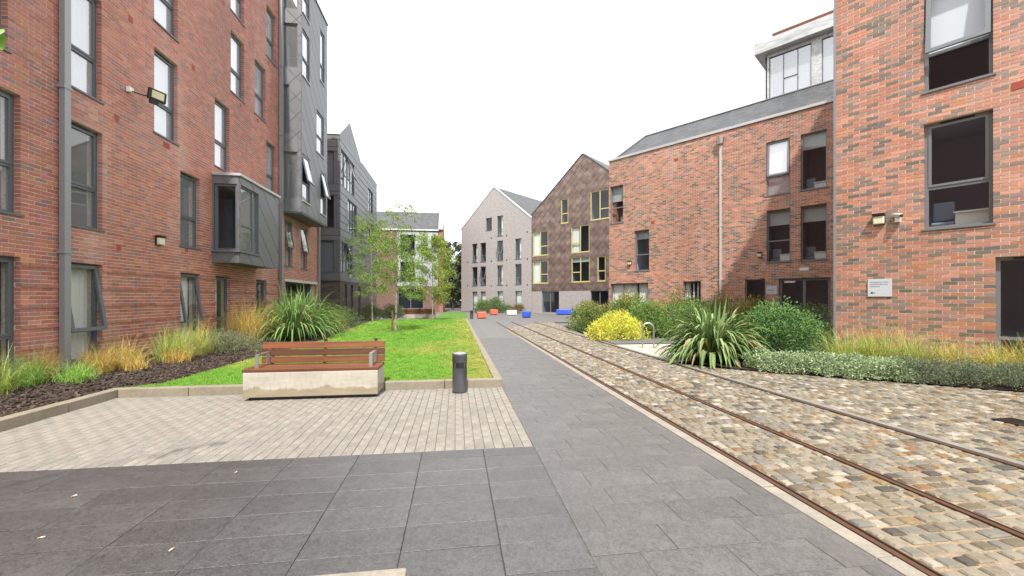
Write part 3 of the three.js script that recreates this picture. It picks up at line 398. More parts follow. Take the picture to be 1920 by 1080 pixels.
// ------------------------------------------------------------------ grey zinc building beyond it
{
  const b = thing('zinc_apartment_building', 'grey metal clad building with corner windows above a dark brick ground floor', 'building', [-7.2, 0, -27.1], Math.PI / 2);
  const L = face(0, 0, -Math.PI / 2); // side facing down the path; u runs 0 (street corner) to the left as negative
  const hs = [[0.15, 3.1, 3.2, 5.17], [1.8, 4.35, 6.0, 8.2], [0.15, 3.6, 8.75, 10.95], [8.3, 10.2, 8.8, 10.7], [8.4, 10.4, 6.1, 7.9]], hl = [[-1.2, -0.12, 3.14, 5.17], [-1.2, -0.12, 5.91, 8.0], [-1.2, -0.12, 8.68, 10.74]];
  wallSlab(b, FC, 'wall', rect(0.01, 12.1, 2.7, 11.75), hs, 0.28, M.zincBack); wallSlab(b, L, 'wall', rect(-4, -0.29, 2.7, 11.75), hl.map(([a, c, d, e]) => [a, -0.35, d, e]), 0.28, M.zincBack);
  clad(b, FC, 'cladding_panel', rect(0, 12.1, 2.7, 11.75), hs, courses(0, 12.1, 2.7, 11.75, 0.46, 2.6, 3), M.zinc, { gap: 0.012, thick: 0.03, tilt: 0.03 });
  clad(b, L, 'cladding_panel', rect(-4, 0, 2.7, 11.75), hl, courses(-4, 0, 2.7, 11.75, 0.46, 2.6, 8), M.zinc, { gap: 0.012, thick: 0.03, tilt: 0.03 });
  const win = { frame: M.frame, set: 0.02, sill: true, rx0: 0, rx1: 0 };
  addWindow(b, FC, { ...win, u0: 0.15, u1: 3.1, v0: 3.2, v1: 5.17, cols: [0.8, 1.6, 2.3], rows: [0.8], fullCols: [0], open: [[2, 1, 0.35]], curtains: [[0, 0.25]] });
  addWindow(b, FC, { ...win, u0: 1.8, u1: 4.35, v0: 6.0, v1: 8.2, cols: [0.85, 1.7], rows: [0.85], curtains: [[0.35, 0.6]] });
  addWindow(b, FC, { ...win, u0: 0.15, u1: 3.6, v0: 8.75, v1: 10.95, cols: [0.9, 1.8, 2.6], rows: [0.85], fullCols: [0], open: [[2, 1, 0.35]], curtains: [[0.5, 1]] });
  addWindow(b, FC, { ...win, u0: 8.3, u1: 10.2, v0: 8.8, v1: 10.7, cols: [0.95], rows: [0.8] }); addWindow(b, FC, { ...win, u0: 8.4, u1: 10.4, v0: 6.1, v1: 7.9, cols: [1], rows: [0.8], open: [[0, 1, 0.3]] });
  for (const [i, [a, c, d, e]] of hl.entries()) addWindow(b, L, { ...win, u0: a, u1: c, v0: d, v1: e, rx1: -0.25, curtains: i === 0 ? [[0.02, 0.12]] : undefined });
  const gh = [[1.2, 1.75, 0.12, 2.5], [2.7, 3.4, 0.12, 2.5], [4.9, 5.7, 0.12, 2.5]].map((h) => hole(...h));
  wallSlab(b, FC, 'wall', rect(0.06, 12.1, 0, 2.7), gh, 0.28, M.darkBrickMortar); bricks(b, FC, { u0: 0.06, u1: 9, v0: 0, v1: 2.7, holes: gh, pal: PAL.B, seed: 7 });
  put('wall', bx2(0.06, 0.3, 0, 2.7, -4, -0.29), M.darkBrickMortar, b); bricks(b, face(0.06, 0, -Math.PI / 2), { u0: -4, u1: 0, v0: 0, v1: 2.7, holes: [], pal: PAL.B, seed: 8 });
  for (const [a, c, d, e] of gh) addWindow(b, FC, { u0: a, u1: c, v0: d, v1: e, set: 0.2, sill: false });
  put('soffit_trim', merge([bx2(-0.02, 12.1, 2.64, 2.7, 0.01, 0.05), bx2(-0.05, 0.0, 2.64, 2.7, -4, 0.05)]), M.zinc[0], b);
  // folded roof: a steep gable facing the street, then a flat parapet
  const gp = [[0, 11.75], [6.2, 11.75], [3.0, 13.35], [2.1, 13.35]];
  const gab = new THREE.Shape([[0.02, 11.75], [6.2, 11.75], [2.5, 13.5]].map((p) => new THREE.Vector2(...p))); put('gable', new THREE.ExtrudeGeometry(gab, { depth: 0.1, bevelEnabled: false }).translate(0, 0, -0.12), M.zincBack, b);
  clad(b, face(0, -0.02), 'cladding_panel', [[0, 11.76], [6.2, 11.76], [2.5, 13.5]], [], (() => { const o = []; for (let x = 0; x < 6.3; x += 0.48) o.push(rect(x, x + 0.48, 11.7, 13.6)); return o; })(), M.zinc, { gap: 0.01 });
  const slope = (a, va, c, vc, mat) => { const n = 6; for (let i = 0; i < n; i++) { const w0 = -0.0 - i * 1.2, ps = [[a, va, w0], [c, vc, w0], [c, vc, w0 - 1.19], [a, va, w0 - 1.19]], nn = [-(vc - va), c - a], l = Math.hypot(...nn), up = [nn[0] / l * 0.04, nn[1] / l * 0.04]; const top = ps.map(([x, y, z]) => [x + up[0], y + up[1], z]); const q = []; const Q = (A, B, Cc, D) => q.push(...A, ...B, ...Cc, ...A, ...Cc, ...D); Q(...top); for (let k = 0; k < 4; k++) Q(ps[k], ps[(k + 1) % 4], top[(k + 1) % 4], top[k]); const g = new THREE.BufferGeometry(); g.setAttribute('position', new THREE.Float32BufferAttribute(q, 3)); g.computeVertexNormals(); const uv = []; for (let k = 0; k < q.length; k += 3) uv.push(q[k], q[k + 2]); g.setAttribute('uv', new THREE.Float32BufferAttribute(uv, 2)); put('roof_sheet', g, mat, b); } };
  slope(-0.06, 11.74, 2.5, 13.52, M.paleZinc); slope(2.5, 13.52, 6.25, 11.74, M.zinc[1]);
  put('parapet', bx2(6.2, 12.15, 11.75, 12.0, -0.25, 0.04), M.zinc[0], b); put('roof', bx2(0, 12.1, 11.5, 11.7, -8, -0.3), M.slate, b);
  put('rear_wall', bx2(0, 12.1, 0, 11.5, -8.2, -8), M.zincBack, b); put('end_wall', bx2(11.85, 12.1, 0, 11.5, -8, -0.3), M.zincBack, b);
  put('downpipe', merge([bx2(-0.12, -0.04, 0, 2.7, -1.3, -1.2)]), M.pipe, b);
  const w = put('wall_lamp', bx2(2.1, 2.3, 2.95, 3.15, 0.04, 0.16), M.white, b);
}
// ------------------------------------------------------------------ far building with the slate roof
{
  const b = thing('slate_roofed_building', 'far red brick and grey panel building with a dark slate roof, behind the birch trees', 'building', [0, 0, -47], 0);
  const hs = [[-6.1, -4.5, 6.3, 8.6], [-2.75, -2.2, 6.6, 8.5], [-6.1, -4.5, 3.4, 5.6], [-6.6, -3.6, 0.4, 2.6]];
  wallSlab(b, FC, 'wall', rect(-12, -6.4, 0, 9.1), [], 0.28, M.farBrick); wallSlab(b, FC, 'wall', rect(-6.4, -1.9, 0, 9.1), hs.map(([a, c, d, e]) => [Math.max(a, -6.35), c, d, e]), 0.28, M.farBrick);
  clad(b, FC, 'facade_panel', rect(-6.4, -2.0, 2.9, 9.1), [hs[0], hs[1], hs[2]], courses(-6.4, -2, 2.9, 9.1, 1.55, 0.9, 3), [M.greyPanel], { gap: 0.008, thick: 0.03 });
  for (const [a, c, d, e] of hs) addWindow(b, FC, { u0: Math.max(a, -6.35), u1: c, v0: d, v1: e, cols: [(c - Math.max(a, -6.35)) / 2], frame: M.frameLight });
  put('roof', uvBox(bx(10.4, 0.15, 3.9)).rotateX(0.72).translate(-6.9, 10.3, -1.35), M.slate, b);
  put('gutter', bx2(-12, -1.9, 9.05, 9.2, -0.05, 0.14), M.white, b);
  put('gable_wall', merge([bx2(-1.9, -1.45, 0, 9.2, -9, 0.05)]), M.redBrickFar, b); { const s = new THREE.Shape([[0.1, 9.2], [3, 11.95], [5.9, 9.2]].map((p) => new THREE.Vector2(...p))); const g = new THREE.ExtrudeGeometry(s, { depth: 0.45, bevelEnabled: false }).rotateY(Math.PI / 2).translate(-1.9, 0, 0.2); put('gable_wall', g, M.redBrickFar, b); }
  put('verge', bx(0.5, 0.12, 4.15).rotateX(0.755).translate(-1.68, 10.63, -1.3), M.paleZinc, b); put('rear_wall', bx2(-12, -1.9, 0, 9.1, -9, -8.8), M.redBrickFar, b);
  put('roof', uvBox(bx(10.4, 0.15, 4.6)).rotateX(-0.72).translate(-6.9, 10.1, -4.5), M.slate, b);
}
// ------------------------------------------------------------------ grey brick gable house
{
  const b = thing('grey_gable_house', 'pale grey brick gable fronted house with narrow windows and a slate roof', 'building', [2.19, 0, -49.15], Math.atan2(-0.742, 0.671));
  const f1 = [3.05, 5.25], f2 = [5.8, 8.0], hs = [[-0.45, 0.45, ...f2], [0.93, 1.83, ...f2], [3.58, 4.46, ...f2], [6.23, 7.1, ...f2], [-0.45, 0.45, ...f1], [0.93, 1.83, ...f1], [3.58, 4.46, ...f1], [6.23, 7.1, ...f1], [1.83, 2.76, 9.35, 10.78], [3.58, 4.46, 8.55, 10.8], [-0.4, 0.45, 0.3, 2.35], [0.98, 1.8, 0.3, 2.35], [3.6, 4.46, 0.3, 2.35], [6.23, 7.15, 0.3, 2.35]];
  wallSlab(b, FC, 'wall', [[-2.3, 0], [8.46, 0], [8.46, 9.9], [3.08, 14.1], [-2.3, 9.9]], hs, 0.28, M.greyBrick);
  for (const [i, [a, c, d, e]] of hs.entries()) addWindow(b, FC, { u0: a, u1: c, v0: d, v1: e, rows: i === 8 ? [] : [0.75], set: 0.12, open: [2, 5].includes(i) ? [[0, 1, 0.22]] : undefined, curtains: i > 9 ? [[0, 0.9]] : i % 3 === 0 ? [[0.5, 1]] : undefined });
  gableRoof(b, 'roof', -2.35, 3.08, 8.51, 9.86, 14.12, 10, M.slate, 0.1, -0.2); 
  for (const [a, va, c, vc] of [[-2.4, 9.9, 3.08, 14.18], [3.08, 14.18, 8.56, 9.9]]) { const L = Math.hypot(c - a, vc - va); put('verge', bx(L, 0.1, 0.34).rotateZ(Math.atan2(vc - va, c - a)).translate((a + c) / 2, (va + vc) / 2 + 0.02, -0.13), M.paleZinc, b); }
  put('side_wall', merge([bx2(-2.3, -2.05, 0, 9.8, -10, -0.28), bx2(8.2, 8.46, 0, 9.8, -10, -0.28)]), M.greyBrick, b);
  for (const [u, v] of [[2.7, 8.35], [5.0, 8.4], [7.9, 8.5], [2.7, 5.7], [5.0, 5.7], [7.9, 5.65], [2.7, 2.9], [5.0, 2.9], [7.9, 2.9], [-1.2, 5.8], [-1.2, 3.0]]) put('air_brick', bx2(u - 0.08, u + 0.08, v, v + 0.15, -0.02, 0.01), M.black, b);
}
// ------------------------------------------------------------------ brown shingle gable house
{
  const b = thing('brown_shingle_house', 'brown diamond shingled gable house with yellow window frames above grey brick', 'building', [7.88, 0, -42.83], Math.atan2(-0.766, 0.643));
  const hs = [[0.12, 2.17, 5.95, 8.47], [0.12, 2.17, 3.08, 5.42], [3.74, 4.62, 8.92, 11.33], [4.95, 7.01, 5.92, 8.5], [4.98, 7.04, 3.1, 5.52], [7.1, 9.1, 8.8, 11.5], [7.84, 8.7, 3.12, 5.42]], gh = [[1.33, 3.5, 0.1, 2.26], [7.1, 9.0, 0.3, 2.26]];
  const out = [[0, 2.32], [12.5, 2.32], [12.5, 10.2], [6.25, 15.2], [0, 10.2]];
  wallSlab(b, FC, 'wall', out.map(([x, y]) => [x + (x < 6 ? 0.01 : -0.01), y - 0.01]), hs, 0.28, M.zincBack);
  clad(b, FC, 'shingle', out, hs, diamonds(0, 12.5, 2.32, 15.2, 0.5), M.brown, { gap: 0.006, thick: 0.012, tilt: 0.035, seed: 12 });
  wallSlab(b, FC, 'wall', rect(0, 12.5, 0, 2.3), gh, 0.28, M.greyBrick);
  const y = { frame: M.yellow, set: 0.02, fw: 0.09 };
  for (const [i, [a, c, d, e]] of hs.entries()) { const w = c - a, two = w > 1.5; addWindow(b, FC, { ...y, u0: a, u1: c, v0: d, v1: e, cols: two ? [w * 0.5] : undefined, rows: [0.95], fullCols: two ? [i === 3 || i === 4 ? 1 : 0] : undefined, blind: i === 4 ? 0.2 : undefined, curtains: i < 2 ? [[0, 0.45]] : i === 3 ? [[0, 0.4]] : undefined }); }
  addWindow(b, FC, { name: 'entrance_screen', u0: 1.33, u1: 3.5, v0: 0.1, v1: 2.26, cols: [1.05], frame: M.frameLight, sill: false }); addWindow(b, FC, { u0: 7.1, u1: 9, v0: 0.3, v1: 2.26, cols: [0.95], rows: [0.6], frame: M.frameLight });
  gableRoof(b, 'roof', -0.04, 6.25, 12.54, 10.2, 15.22, 11, M.slate, 0.1, 0.05); put('side_wall', bx2(0, 0.25, 0, 10.1, -11, -0.28), M.greyBrick, b);
}
// ------------------------------------------------------------------ long brick wing on the right
{
  const b = thing('brick_wing', 'long orange brick wing with a slate roof and a pale rooftop room', 'building', [8.97, 0, -23.51], Math.atan2(-0.798, 0.602));
  const hs = [[8.16, 9.05, 6.17, 8.55], [9.45, 10.36, 6.17, 8.55], [8.17, 9.08, 3.13, 5.48], [9.45, 10.36, 3.13, 5.48], [0.02, 0.92, 5.9, 8.12], [1.66, 2.52, 3.05, 5.32], [0.1, 2.46, 0.3, 2.4], [4.39, 5.28, 0.3, 2.4], [7.29, 8.12, 0.15, 2.42], [8.64, 10.48, 0.15, 2.42]].map((h) => hole(...h));
  hs[4][0] = 0.08;
  wallSlab(b, FC, 'wall', rect(0, 10.95, 0, 9.6), hs, 0.3, M.mortarG); bricks(b, FC, { u0: 0, u1: 10.95, v0: 0, v1: 9.6, holes: hs, pal: PAL.G, seed: 203 });
  const fl = M.frameLight, w = (i, o) => addWindow(b, FC, { u0: hs[i][0], u1: hs[i][1], v0: hs[i][2], v1: hs[i][3], frame: fl, set: 0.09, roomMat: M.office, ...o });
  w(0, { rows: [0.85], sash: [[0, 1]], blind: 0.62, blindMat: M.white, glass: M.coated, open: [[0, 1, 0.08]] }); w(1, { blind: 0.26, desk: true }); w(2, { rows: [0.95], blind: 0.28, desk: true }); w(3, { blind: 0.28, desk: true });
  w(4, { rows: [0.9], blind: 0.4, desk: true }); w(5, { rows: [0.9], blind: 0.2 }); w(6, { cols: [0.8, 1.6], curtains: [[0, 0.68], [0.72, 1]], curtainMat: M.blindWhite }); w(7, { curtains: [[0, 0.3], [0.45, 0.55], [0.7, 0.78]], curtainMat: M.blindWhite });
  const d1 = w(8, { name: 'side_light', sill: false }); mesh('safety_dots', merge(Array.from({ length: 6 }, (_, i) => bx(0.025, 0.025, 0.002, 0.12 + i * 0.12, 1.1, -0.03))), M.white, d1);
  const dr = w(9, { name: 'double_door', cols: [0.92], fw: 0.1, sill: false }); mesh('handle', merge([bx(0.03, 0.5, 0.03, 0.8, 0.95, 0.05), bx(0.03, 0.5, 0.03, 1.04, 0.95, 0.05)]), M.steel, dr); mesh('closer', bx(0.4, 0.06, 0.05, 0.4, 2.1, 0.03), M.white, dr);
  put('notice', bx2(9.4, 9.74, 2.72, 2.84, 0.009, 0.02), M.white, b);
  put('coping', bx2(-0.05, 10.95, 9.6, 9.72, -0.32, 0.06), M.paleZinc, b);
  { const ps = [[0.35, 9.7, -0.1], [10.95, 9.7, -0.1], [10.95, 11.32, -2.05], [1.2, 11.32, -2.05]], q = []; const A = (...k) => k.forEach((p) => q.push(...p)); A(ps[0], ps[1], ps[2], ps[0], ps[2], ps[3]); const bk = [[0.6, 9.7, -4.2], [10.95, 9.7, -4.2]]; A(ps[3], ps[2], bk[1], ps[3], bk[1], bk[0]); A(ps[0], ps[3], bk[0]); const g = new THREE.BufferGeometry(); g.setAttribute('position', new THREE.Float32BufferAttribute(q, 3)); g.computeVertexNormals(); const uv = []; for (let i = 0; i < q.length; i += 3) uv.push(q[i], q[i + 1] * 1.5); g.setAttribute('uv', new THREE.Float32BufferAttribute(uv, 2)); put('roof', g, M.slate, b); }
  put('ridge', taper([1.2, 11.34, -2.05], [10.95, 11.34, -2.05], 0.06, 0.06, 8), M.zinc[0], b); put('hip', taper([0.35, 9.74, -0.1], [1.2, 11.34, -2.05], 0.06, 0.06, 8), M.zinc[0], b);
  put('side_wall', bx2(0, 0.28, 0, 9.6, -9, -0.3), M.redBrickFar, b); put('rear_wall', bx2(0, 10.95, 0, 9.6, -9.2, -9), M.redBrickFar, b);
  put('flat_roof', bx2(0.3, 10.95, 9.3, 9.5, -9, -0.31), M.slate, b);
  put('downpipe', merge([bx2(6.19, 6.28, 0.1, 9.0, 0.02, 0.11), ...[2.4, 5, 7.5].map((v) => bx2(6.16, 6.31, v, v + 0.05, 0.008, 0.115))]), M.pipePale, b); put('hopper_head', new THREE.CylinderGeometry(0.2, 0.13, 0.34, 4).rotateY(Math.PI / 4).translate(6.235, 9.15, 0.13), M.pipePale, b);
  for (const [u, v] of [[4.03, 8.7], [2.72, 5.6]]) put('air_brick', bx2(u - 0.1, u + 0.1, v, v + 0.14, -0.05, 0.012), M.vent, b);
  // rooftop room
  const P = face(0, -3, 0);
  wallSlab(b, P, 'penthouse_wall', rect(7.45, 12.5, 9.4, 14.07), [[7.55, 9.32, 11.0, 13.87], [9.74, 12.2, 11.0, 13.87]], 0.2, M.paleZinc);
  addWindow(b, P, { u0: 7.55, u1: 9.32, v0: 11, v1: 13.87, cols: [0.62, 1.22], rows: [1.6], fullCols: [0, 2], set: 0.04, sill: false, depth: 1.6, roomMat: M.white, fw: 0.03, glass: M.coated }); addWindow(b, P, { u0: 9.74, u1: 12.2, v0: 11, v1: 13.87, set: 0.04, sill: false, roomMat: M.white, fw: 0.03, glass: M.coated });
  put('penthouse_wall', bx2(7.45, 7.6, 9.4, 14.07, -6.5, -3.2), M.paleZinc, b);
  put('cornice', merge([bx2(6.96, 12.8, 14.07, 14.66, -7, -2.6)]), M.paleZinc, b); put('brick_upstand', bx2(7.5, 12.5, 14.66, 15.55, -6.5, -4), M.redBrickFar, b); put('upstand_coping', bx2(7.42, 12.5, 15.55, 15.62, -6.6, -3.92), M.pipePale, b);
}
// ------------------------------------------------------------------ near brick block on the right
{
  const b = thing('brick_block', 'near orange and brown brick block carrying the wall sign, behind the ornamental grasses', 'building', [9.15, 0, -8.92], Math.atan2(-0.862, 0.507));
  const hs = [[1.52, 2.49, 3.0, 5.25], [1.52, 2.49, 5.93, 8.2], [2.52, 3.4, 0.3, 2.35], [1.52, 2.49, 8.9, 11.1]].map((h) => hole(...h));
  wallSlab(b, FC, 'wall', rect(0, 9, 0, 14.1), hs, 0.3, M.mortarG); bricks(b, FC, { u0: 0, u1: 5, v0: 0, v1: 14.1, holes: hs, pal: PAL.G, seed: 307 });
  const w = (i, o) => addWindow(b, FC, { u0: hs[i][0], u1: hs[i][1], v0: hs[i][2], v1: hs[i][3], frame: M.frameLight, set: 0.1, vent: true, fw: 0.06, roomMat: M.office, ...o });
  w(0, { rows: [0.87], sash: [[0, 1]], desk: true }); w(1, { rows: [0.8], open: [[0, 1, 0.1]], blind: 0.6, blindMat: M.lilac }); w(2, { rows: [0.45] }); w(3, { rows: [0.8] });
  put('corner_trim', bx2(-0.05, 0.0, 0, 14.1, -0.3, 0.02), M.pipe, b); put('air_brick', bx2(2.72, 2.93, 5.5, 5.64, -0.05, 0.012), M.vent, b);
  put('side_wall', bx2(0.0, 0.28, 0, 14.1, -9, -0.31), M.redBrickFar, b); put('roof', bx2(0, 9, 13.8, 14.0, -9, -0.31), M.slate, b); put('coping', bx2(-0.05, 9, 14.1, 14.2, -0.34, 0.05), M.paleZinc, b);
  put('side_wall', bx2(8.7, 9, 0, 13.8, -9, -0.31), M.redBrickFar, b);
}

// ------------------------------------------------------------------ benches, bins, blocks, hoops, lamps, signs
function timber(k) { return std({ color: C(0.2 * k, 0.07 * k, 0.028 * k), map: re(T.wood, 0.7, 1.6), roughness: 0.5, bumpMap: re(T.wood, 0.7, 1.6), bumpScale: 0.002 }); }
const woods = [0.62, 0.88, 1.1, 1.4].map(timber);
// concrete with damp brown staining rising from the foot and drip streaks
const stained = (() => { const a = fbm(401, 6, 4), s = fbm(409, 4, 5); return std({ color: C(0.47, 0.445, 0.395), map: tex(512, (u, v) => { const edge = 0.3 + 0.5 * (a(u * 2, 0.1) - 0.45) + 0.25 * (s(u * 6, v) - 0.5), m = v < edge ? 0.35 + 0.65 * Math.min(1, (edge - v) * 14) : 0, drip = Math.max(0, s(u * 9, v * 0.35) - 0.6) * 1.5, k = 0.82 + 0.3 * (a(u, v) - 0.5) + 0.12 * (nC(u, v) - 0.5); return [k * (1 - 0.3 * m - 0.5 * drip), k * (0.985 - 0.36 * m - 0.5 * drip), k * (0.95 - 0.46 * m - 0.45 * drip)]; }, { srgb: true }), bumpMap: re(T.grainB, 3), bumpScale: 0.002, roughness: 0.85 }); })();
function bench(name, label, pos, turn, L = 1.93) {
  const t = thing(name, label, 'bench', pos, turn);
  const g = rbx(L, 0.37, 0.56, 0.008, 0, 0.235, 0); { const p = norm(g); const q = p.attributes.position, n = p.attributes.normal, uv = []; for (let i = 0; i < q.count; i++) { const ax = Math.abs(n.getX(i)) > 0.7; uv.push((ax ? q.getZ(i) + 5 : q.getX(i)) / 2, Math.abs(n.getY(i)) > 0.7 ? 0.8 + q.getZ(i) * 0.3 : (q.getY(i) - 0.05) / 0.4); } p.setAttribute('uv', new THREE.Float32BufferAttribute(uv, 2)); mesh('concrete_base', p, stained, t); }
  mesh('plinth', bx(L - 0.12, 0.05, 0.44, 0, 0.025, 0), M.black, t);
  for (let i = 0; i < 4; i++) mesh('seat_slat', uvBox(rbx(L + 0.03, 0.045, 0.125, 0.006, 0, 0.448, 0.215 - i * 0.135)), woods[(i + 1) % 4], t);
  mesh('seat_bearer', merge([-0.8, 0, 0.8].map((x) => bx(0.05, 0.02, 0.5, x * L / 1.93, 0.42, 0.0))), M.black, t);
  const tilt = 0.16; for (let i = 0; i < 3; i++) { const m = mesh('back_slat', uvBox(rbx(L - 0.02, 0.105, 0.035, 0.006)), woods[[2, 0, 3][i]], t); m.position.set(0.03, 0.535 + i * 0.114, -0.245 - i * 0.114 * tilt); m.rotation.x = -tilt; }
  mesh('back_bracket', merge([-0.8, 0, 0.8].map((x) => bx(0.05, 0.4, 0.012).rotateX(-tilt).translate(x * L / 1.93 + 0.03, 0.66, -0.285))), M.black, t);
  for (const x of [-0.82, 0.84]) mesh('armrest', merge([bx(0.05, 0.19, 0.012, x * L / 1.93, 0.565, 0.16), bx(0.05, 0.012, 0.4, x * L / 1.93, 0.666, -0.034), bx(0.05, 0.19, 0.012, x * L / 1.93, 0.565, -0.22)]), M.steel, t);
  return t;
}
bench('timber_bench', 'brown timber bench with metal armrests on a stained concrete block, on the block paving', [-2.16, 0, -6.88], 0.0);
bench('timber_bench', 'brown timber bench with its back turned, at the far end of the lawn', [-2.5, 0, -29.9], Math.PI, 2.1);
{ // litter bins
  const bin = (label, x, z, s) => { const t = thing('litter_bin', label, 'bin', [x, 0, z]); const R = 0.118 * s, met = std({ color: C(0.11, 0.113, 0.132), roughness: 0.4, metalness: 0.3, map: re(T.patch, 1) });
    mesh('body', new THREE.LatheGeometry([[R * 0.98, 0], [R * 1.02, 0.01], [R * 1.02, 0.03], [R, 0.035], [R, 0.4 * s + 0.0]].map((p) => new THREE.Vector2(...p)), 40), met, t);
    mesh('aperture_band', new THREE.LatheGeometry([[R * 0.96, 0.4 * s], [R * 0.96, 0.49 * s]].map((p) => new THREE.Vector2(...p)), 40), M.black, t); mesh('aperture_floor', new THREE.RingGeometry(0.001, R, 32).rotateX(-Math.PI / 2).translate(0, 0.4 * s, 0), M.black, t);
    mesh('hood', new THREE.LatheGeometry([[R * 0.96, 0.49 * s], [R * 1.01, 0.49 * s], [R * 1.01, 0.6 * s], [R * 1.03, 0.605 * s], [R * 1.03, 0.62 * s], [R * 0.98, 0.63 * s]].map((p) => new THREE.Vector2(...p)), 40), met, t);
    for (const a of [0.7, 2.4, 4.1, 5.6]) mesh('stay', bx(0.03, 0.1 * s, 0.008, 0, 0.445 * s, R * 0.98).rotateY(a), met, t);
    mesh('ash_lid', new THREE.LatheGeometry([[R * 0.98, 0.625 * s], [R * 0.8, 0.642 * s], [R * 0.4, 0.652 * s], [0.001, 0.655 * s]].map((p) => new THREE.Vector2(...p)), 40), std({ color: C(0.35, 0.35, 0.36), roughness: 0.5, metalness: 0.7 }), t); };
  bin('dark grey cylindrical litter bin with a silver lid, standing by the lawn kerb', 0.06, -6.8, 1);
  bin('black litter bin beside the red seat block at the end of the path', 1.18, -31.6, 1.05);
}
{ // coloured seat blocks
  const blk = (label, x, z, turn, w, h, d, c) => { const t = thing('seat_block', label, 'seat', [x, 0, z], turn); mesh('body', rbx(w, h - 0.05, d, 0.05, 0, 0.05 + (h - 0.05) / 2, 0, 3), std({ color: C(...c), roughness: 0.45 }), t); mesh('foot', bx(w - 0.14, 0.07, d - 0.14, 0, 0.025, 0), M.black, t); };
  blk('red cube seat block beside the far litter bin', 1.95, -31.9, 0.1, 0.66, 0.5, 0.6, [0.72, 0.13, 0.08]); blk('red cube seat block in front of the clipped green hedge', 3.5, -38.6, 0.2, 0.66, 0.5, 0.6, [0.72, 0.13, 0.08]);
  blk('white seat block between the red and blue ones', 5.05, -37.6, 0.1, 0.88, 0.46, 0.5, [0.8, 0.8, 0.8]); blk('small blue cube seat block on the far paving', 5.62, -32.9, -0.35, 0.62, 0.5, 0.62, [0.03, 0.085, 0.55]); blk('long blue seat block in front of the shingled house', 10.3, -38.2, -0.25, 1.8, 0.5, 0.6, [0.03, 0.085, 0.55]);
}
{ // cycle stands
  const hoop = (label, x, z, turn) => { const t = thing('cycle_stand', label, 'cycle stand', [x, 0, z], turn, 'cycle stands on the pale paving'); const R = 0.17, pts = [[-R, 0, 0], [-R, 0.3, 0], [-R, 0.55, 0]]; for (let i = 1; i < 8; i++) { const a = Math.PI - i * Math.PI / 8; pts.push([R * Math.cos(a), 0.6 + R * Math.sin(a), 0]); } pts.push([R, 0.55, 0], [R, 0.3, 0], [R, 0, 0]); mesh('hoop', tube(pts, 0.024, 48, 10), M.steel, t); mesh('base_plate', merge([-R, R].map((q) => new THREE.CylinderGeometry(0.055, 0.055, 0.008, 16).translate(q, 0.008, 0))), M.steel, t); };
  hoop('steel cycle hoop standing in front of the golden shrub', 5.87, -12.1, -0.25); hoop('steel cycle hoop half hidden by the strap leaved plant', 7.0, -12.0, -0.25);
}
// wall mounted things: groups turned with their wall
const wallA = (u, v) => [[-7.62 + 0.008, v, -u], Math.PI / 2], onG = (u, v) => [[9.15 + 0.507 * u - 0.862 * 0.008, v, -8.92 + 0.862 * u + 0.507 * 0.008], Math.atan2(-0.862, 0.507)], onF = (u, v) => [[8.97 + 0.602 * u - 0.798 * 0.008, v, -23.51 + 0.798 * u + 0.602 * 0.008], Math.atan2(-0.798, 0.602)];
const lampGlass = std({ color: C(0.62, 0.6, 0.46), roughness: 0.35 });
function bulkhead(label, [pos, turn], s = 1) { const t = thing('wall_lamp', label, 'lamp', pos, turn); mesh('back_plate', bx(0.2 * s, 0.24 * s, 0.03, 0, 0, 0.015), M.black, t); mesh('diffuser', rbx(0.19 * s, 0.18 * s, 0.09, 0.02, 0, -0.025 * s, 0.075, 2), lampGlass, t); mesh('hood', bx(0.21 * s, 0.05 * s, 0.14, 0, 0.1 * s, 0.075), M.black, t); }
bulkhead('black hooded wall lamp between windows on the red brick wall', wallA(11.8, 3.02)); bulkhead('cream wall lamp with a black hood above the wall sign', onG(0.8, 3.32)); bulkhead('small wall lamp above the glazed entrance', onF(7.9, 3.52), 0.9); bulkhead('small wall lamp beside the lone window of the brick wing', onF(1.38, 3.55), 0.9);
{ // floodlight
  const [p, r] = wallA(10.82, 6.38), t = thing('floodlight', 'black floodlight on a bracket with a white junction box, on the red brick wall', 'floodlight', p, r);
  mesh('junction_box', rbx(0.12, 0.12, 0.09, 0.01, 0, 0.03, 0.045), M.white, t); mesh('arm', merge([taper([0, 0, 0.08], [0.14, -0.02, 0.26], 0.016, 0.016, 8), taper([0.14, -0.02, 0.26], [0.2, 0.02, 0.34], 0.016, 0.016, 8)]), M.black, t);
  const h = mesh('housing', merge([rbx(0.36, 0.26, 0.09, 0.012), bx(0.16, 0.12, 0.08, -0.05, -0.16, 0)]), M.black, t); h.position.set(0.3, 0.06, 0.42); h.rotation.set(0.1, -0.55, 0); const l = mesh('lens', bx(0.25, 0.17, 0.01), std({ color: C(0.5, 0.5, 0.32), roughness: 0.2 }), t); l.position.set(0.274, 0.055, 0.463); l.rotation.set(0.1, -0.55, 0);
}
{ // camera on the near block
  const [p, r] = onG(1.12, 3.26), t = thing('security_camera', 'white security camera on the near brick block beside the lamp', 'camera', p, r);
  mesh('base', new THREE.CylinderGeometry(0.05, 0.055, 0.1, 20).translate(0, 0, 0.07), M.white, t); mesh('bracket', bx(0.07, 0.1, 0.05, 0, 0, 0.02), M.white, t); const b = mesh('housing', rbx(0.09, 0.09, 0.22, 0.025, 0, 0, 0, 3), M.pipePale, t); b.position.set(0, 0.09, 0.1); b.rotation.set(0.25, 0.7, 0); const s = mesh('lens', new THREE.CylinderGeometry(0.035, 0.035, 0.012, 20).rotateX(Math.PI / 2), M.black, t); s.position.set(0.075, 0.065, 0.187); s.rotation.set(0.25, 0.7, 0);
}
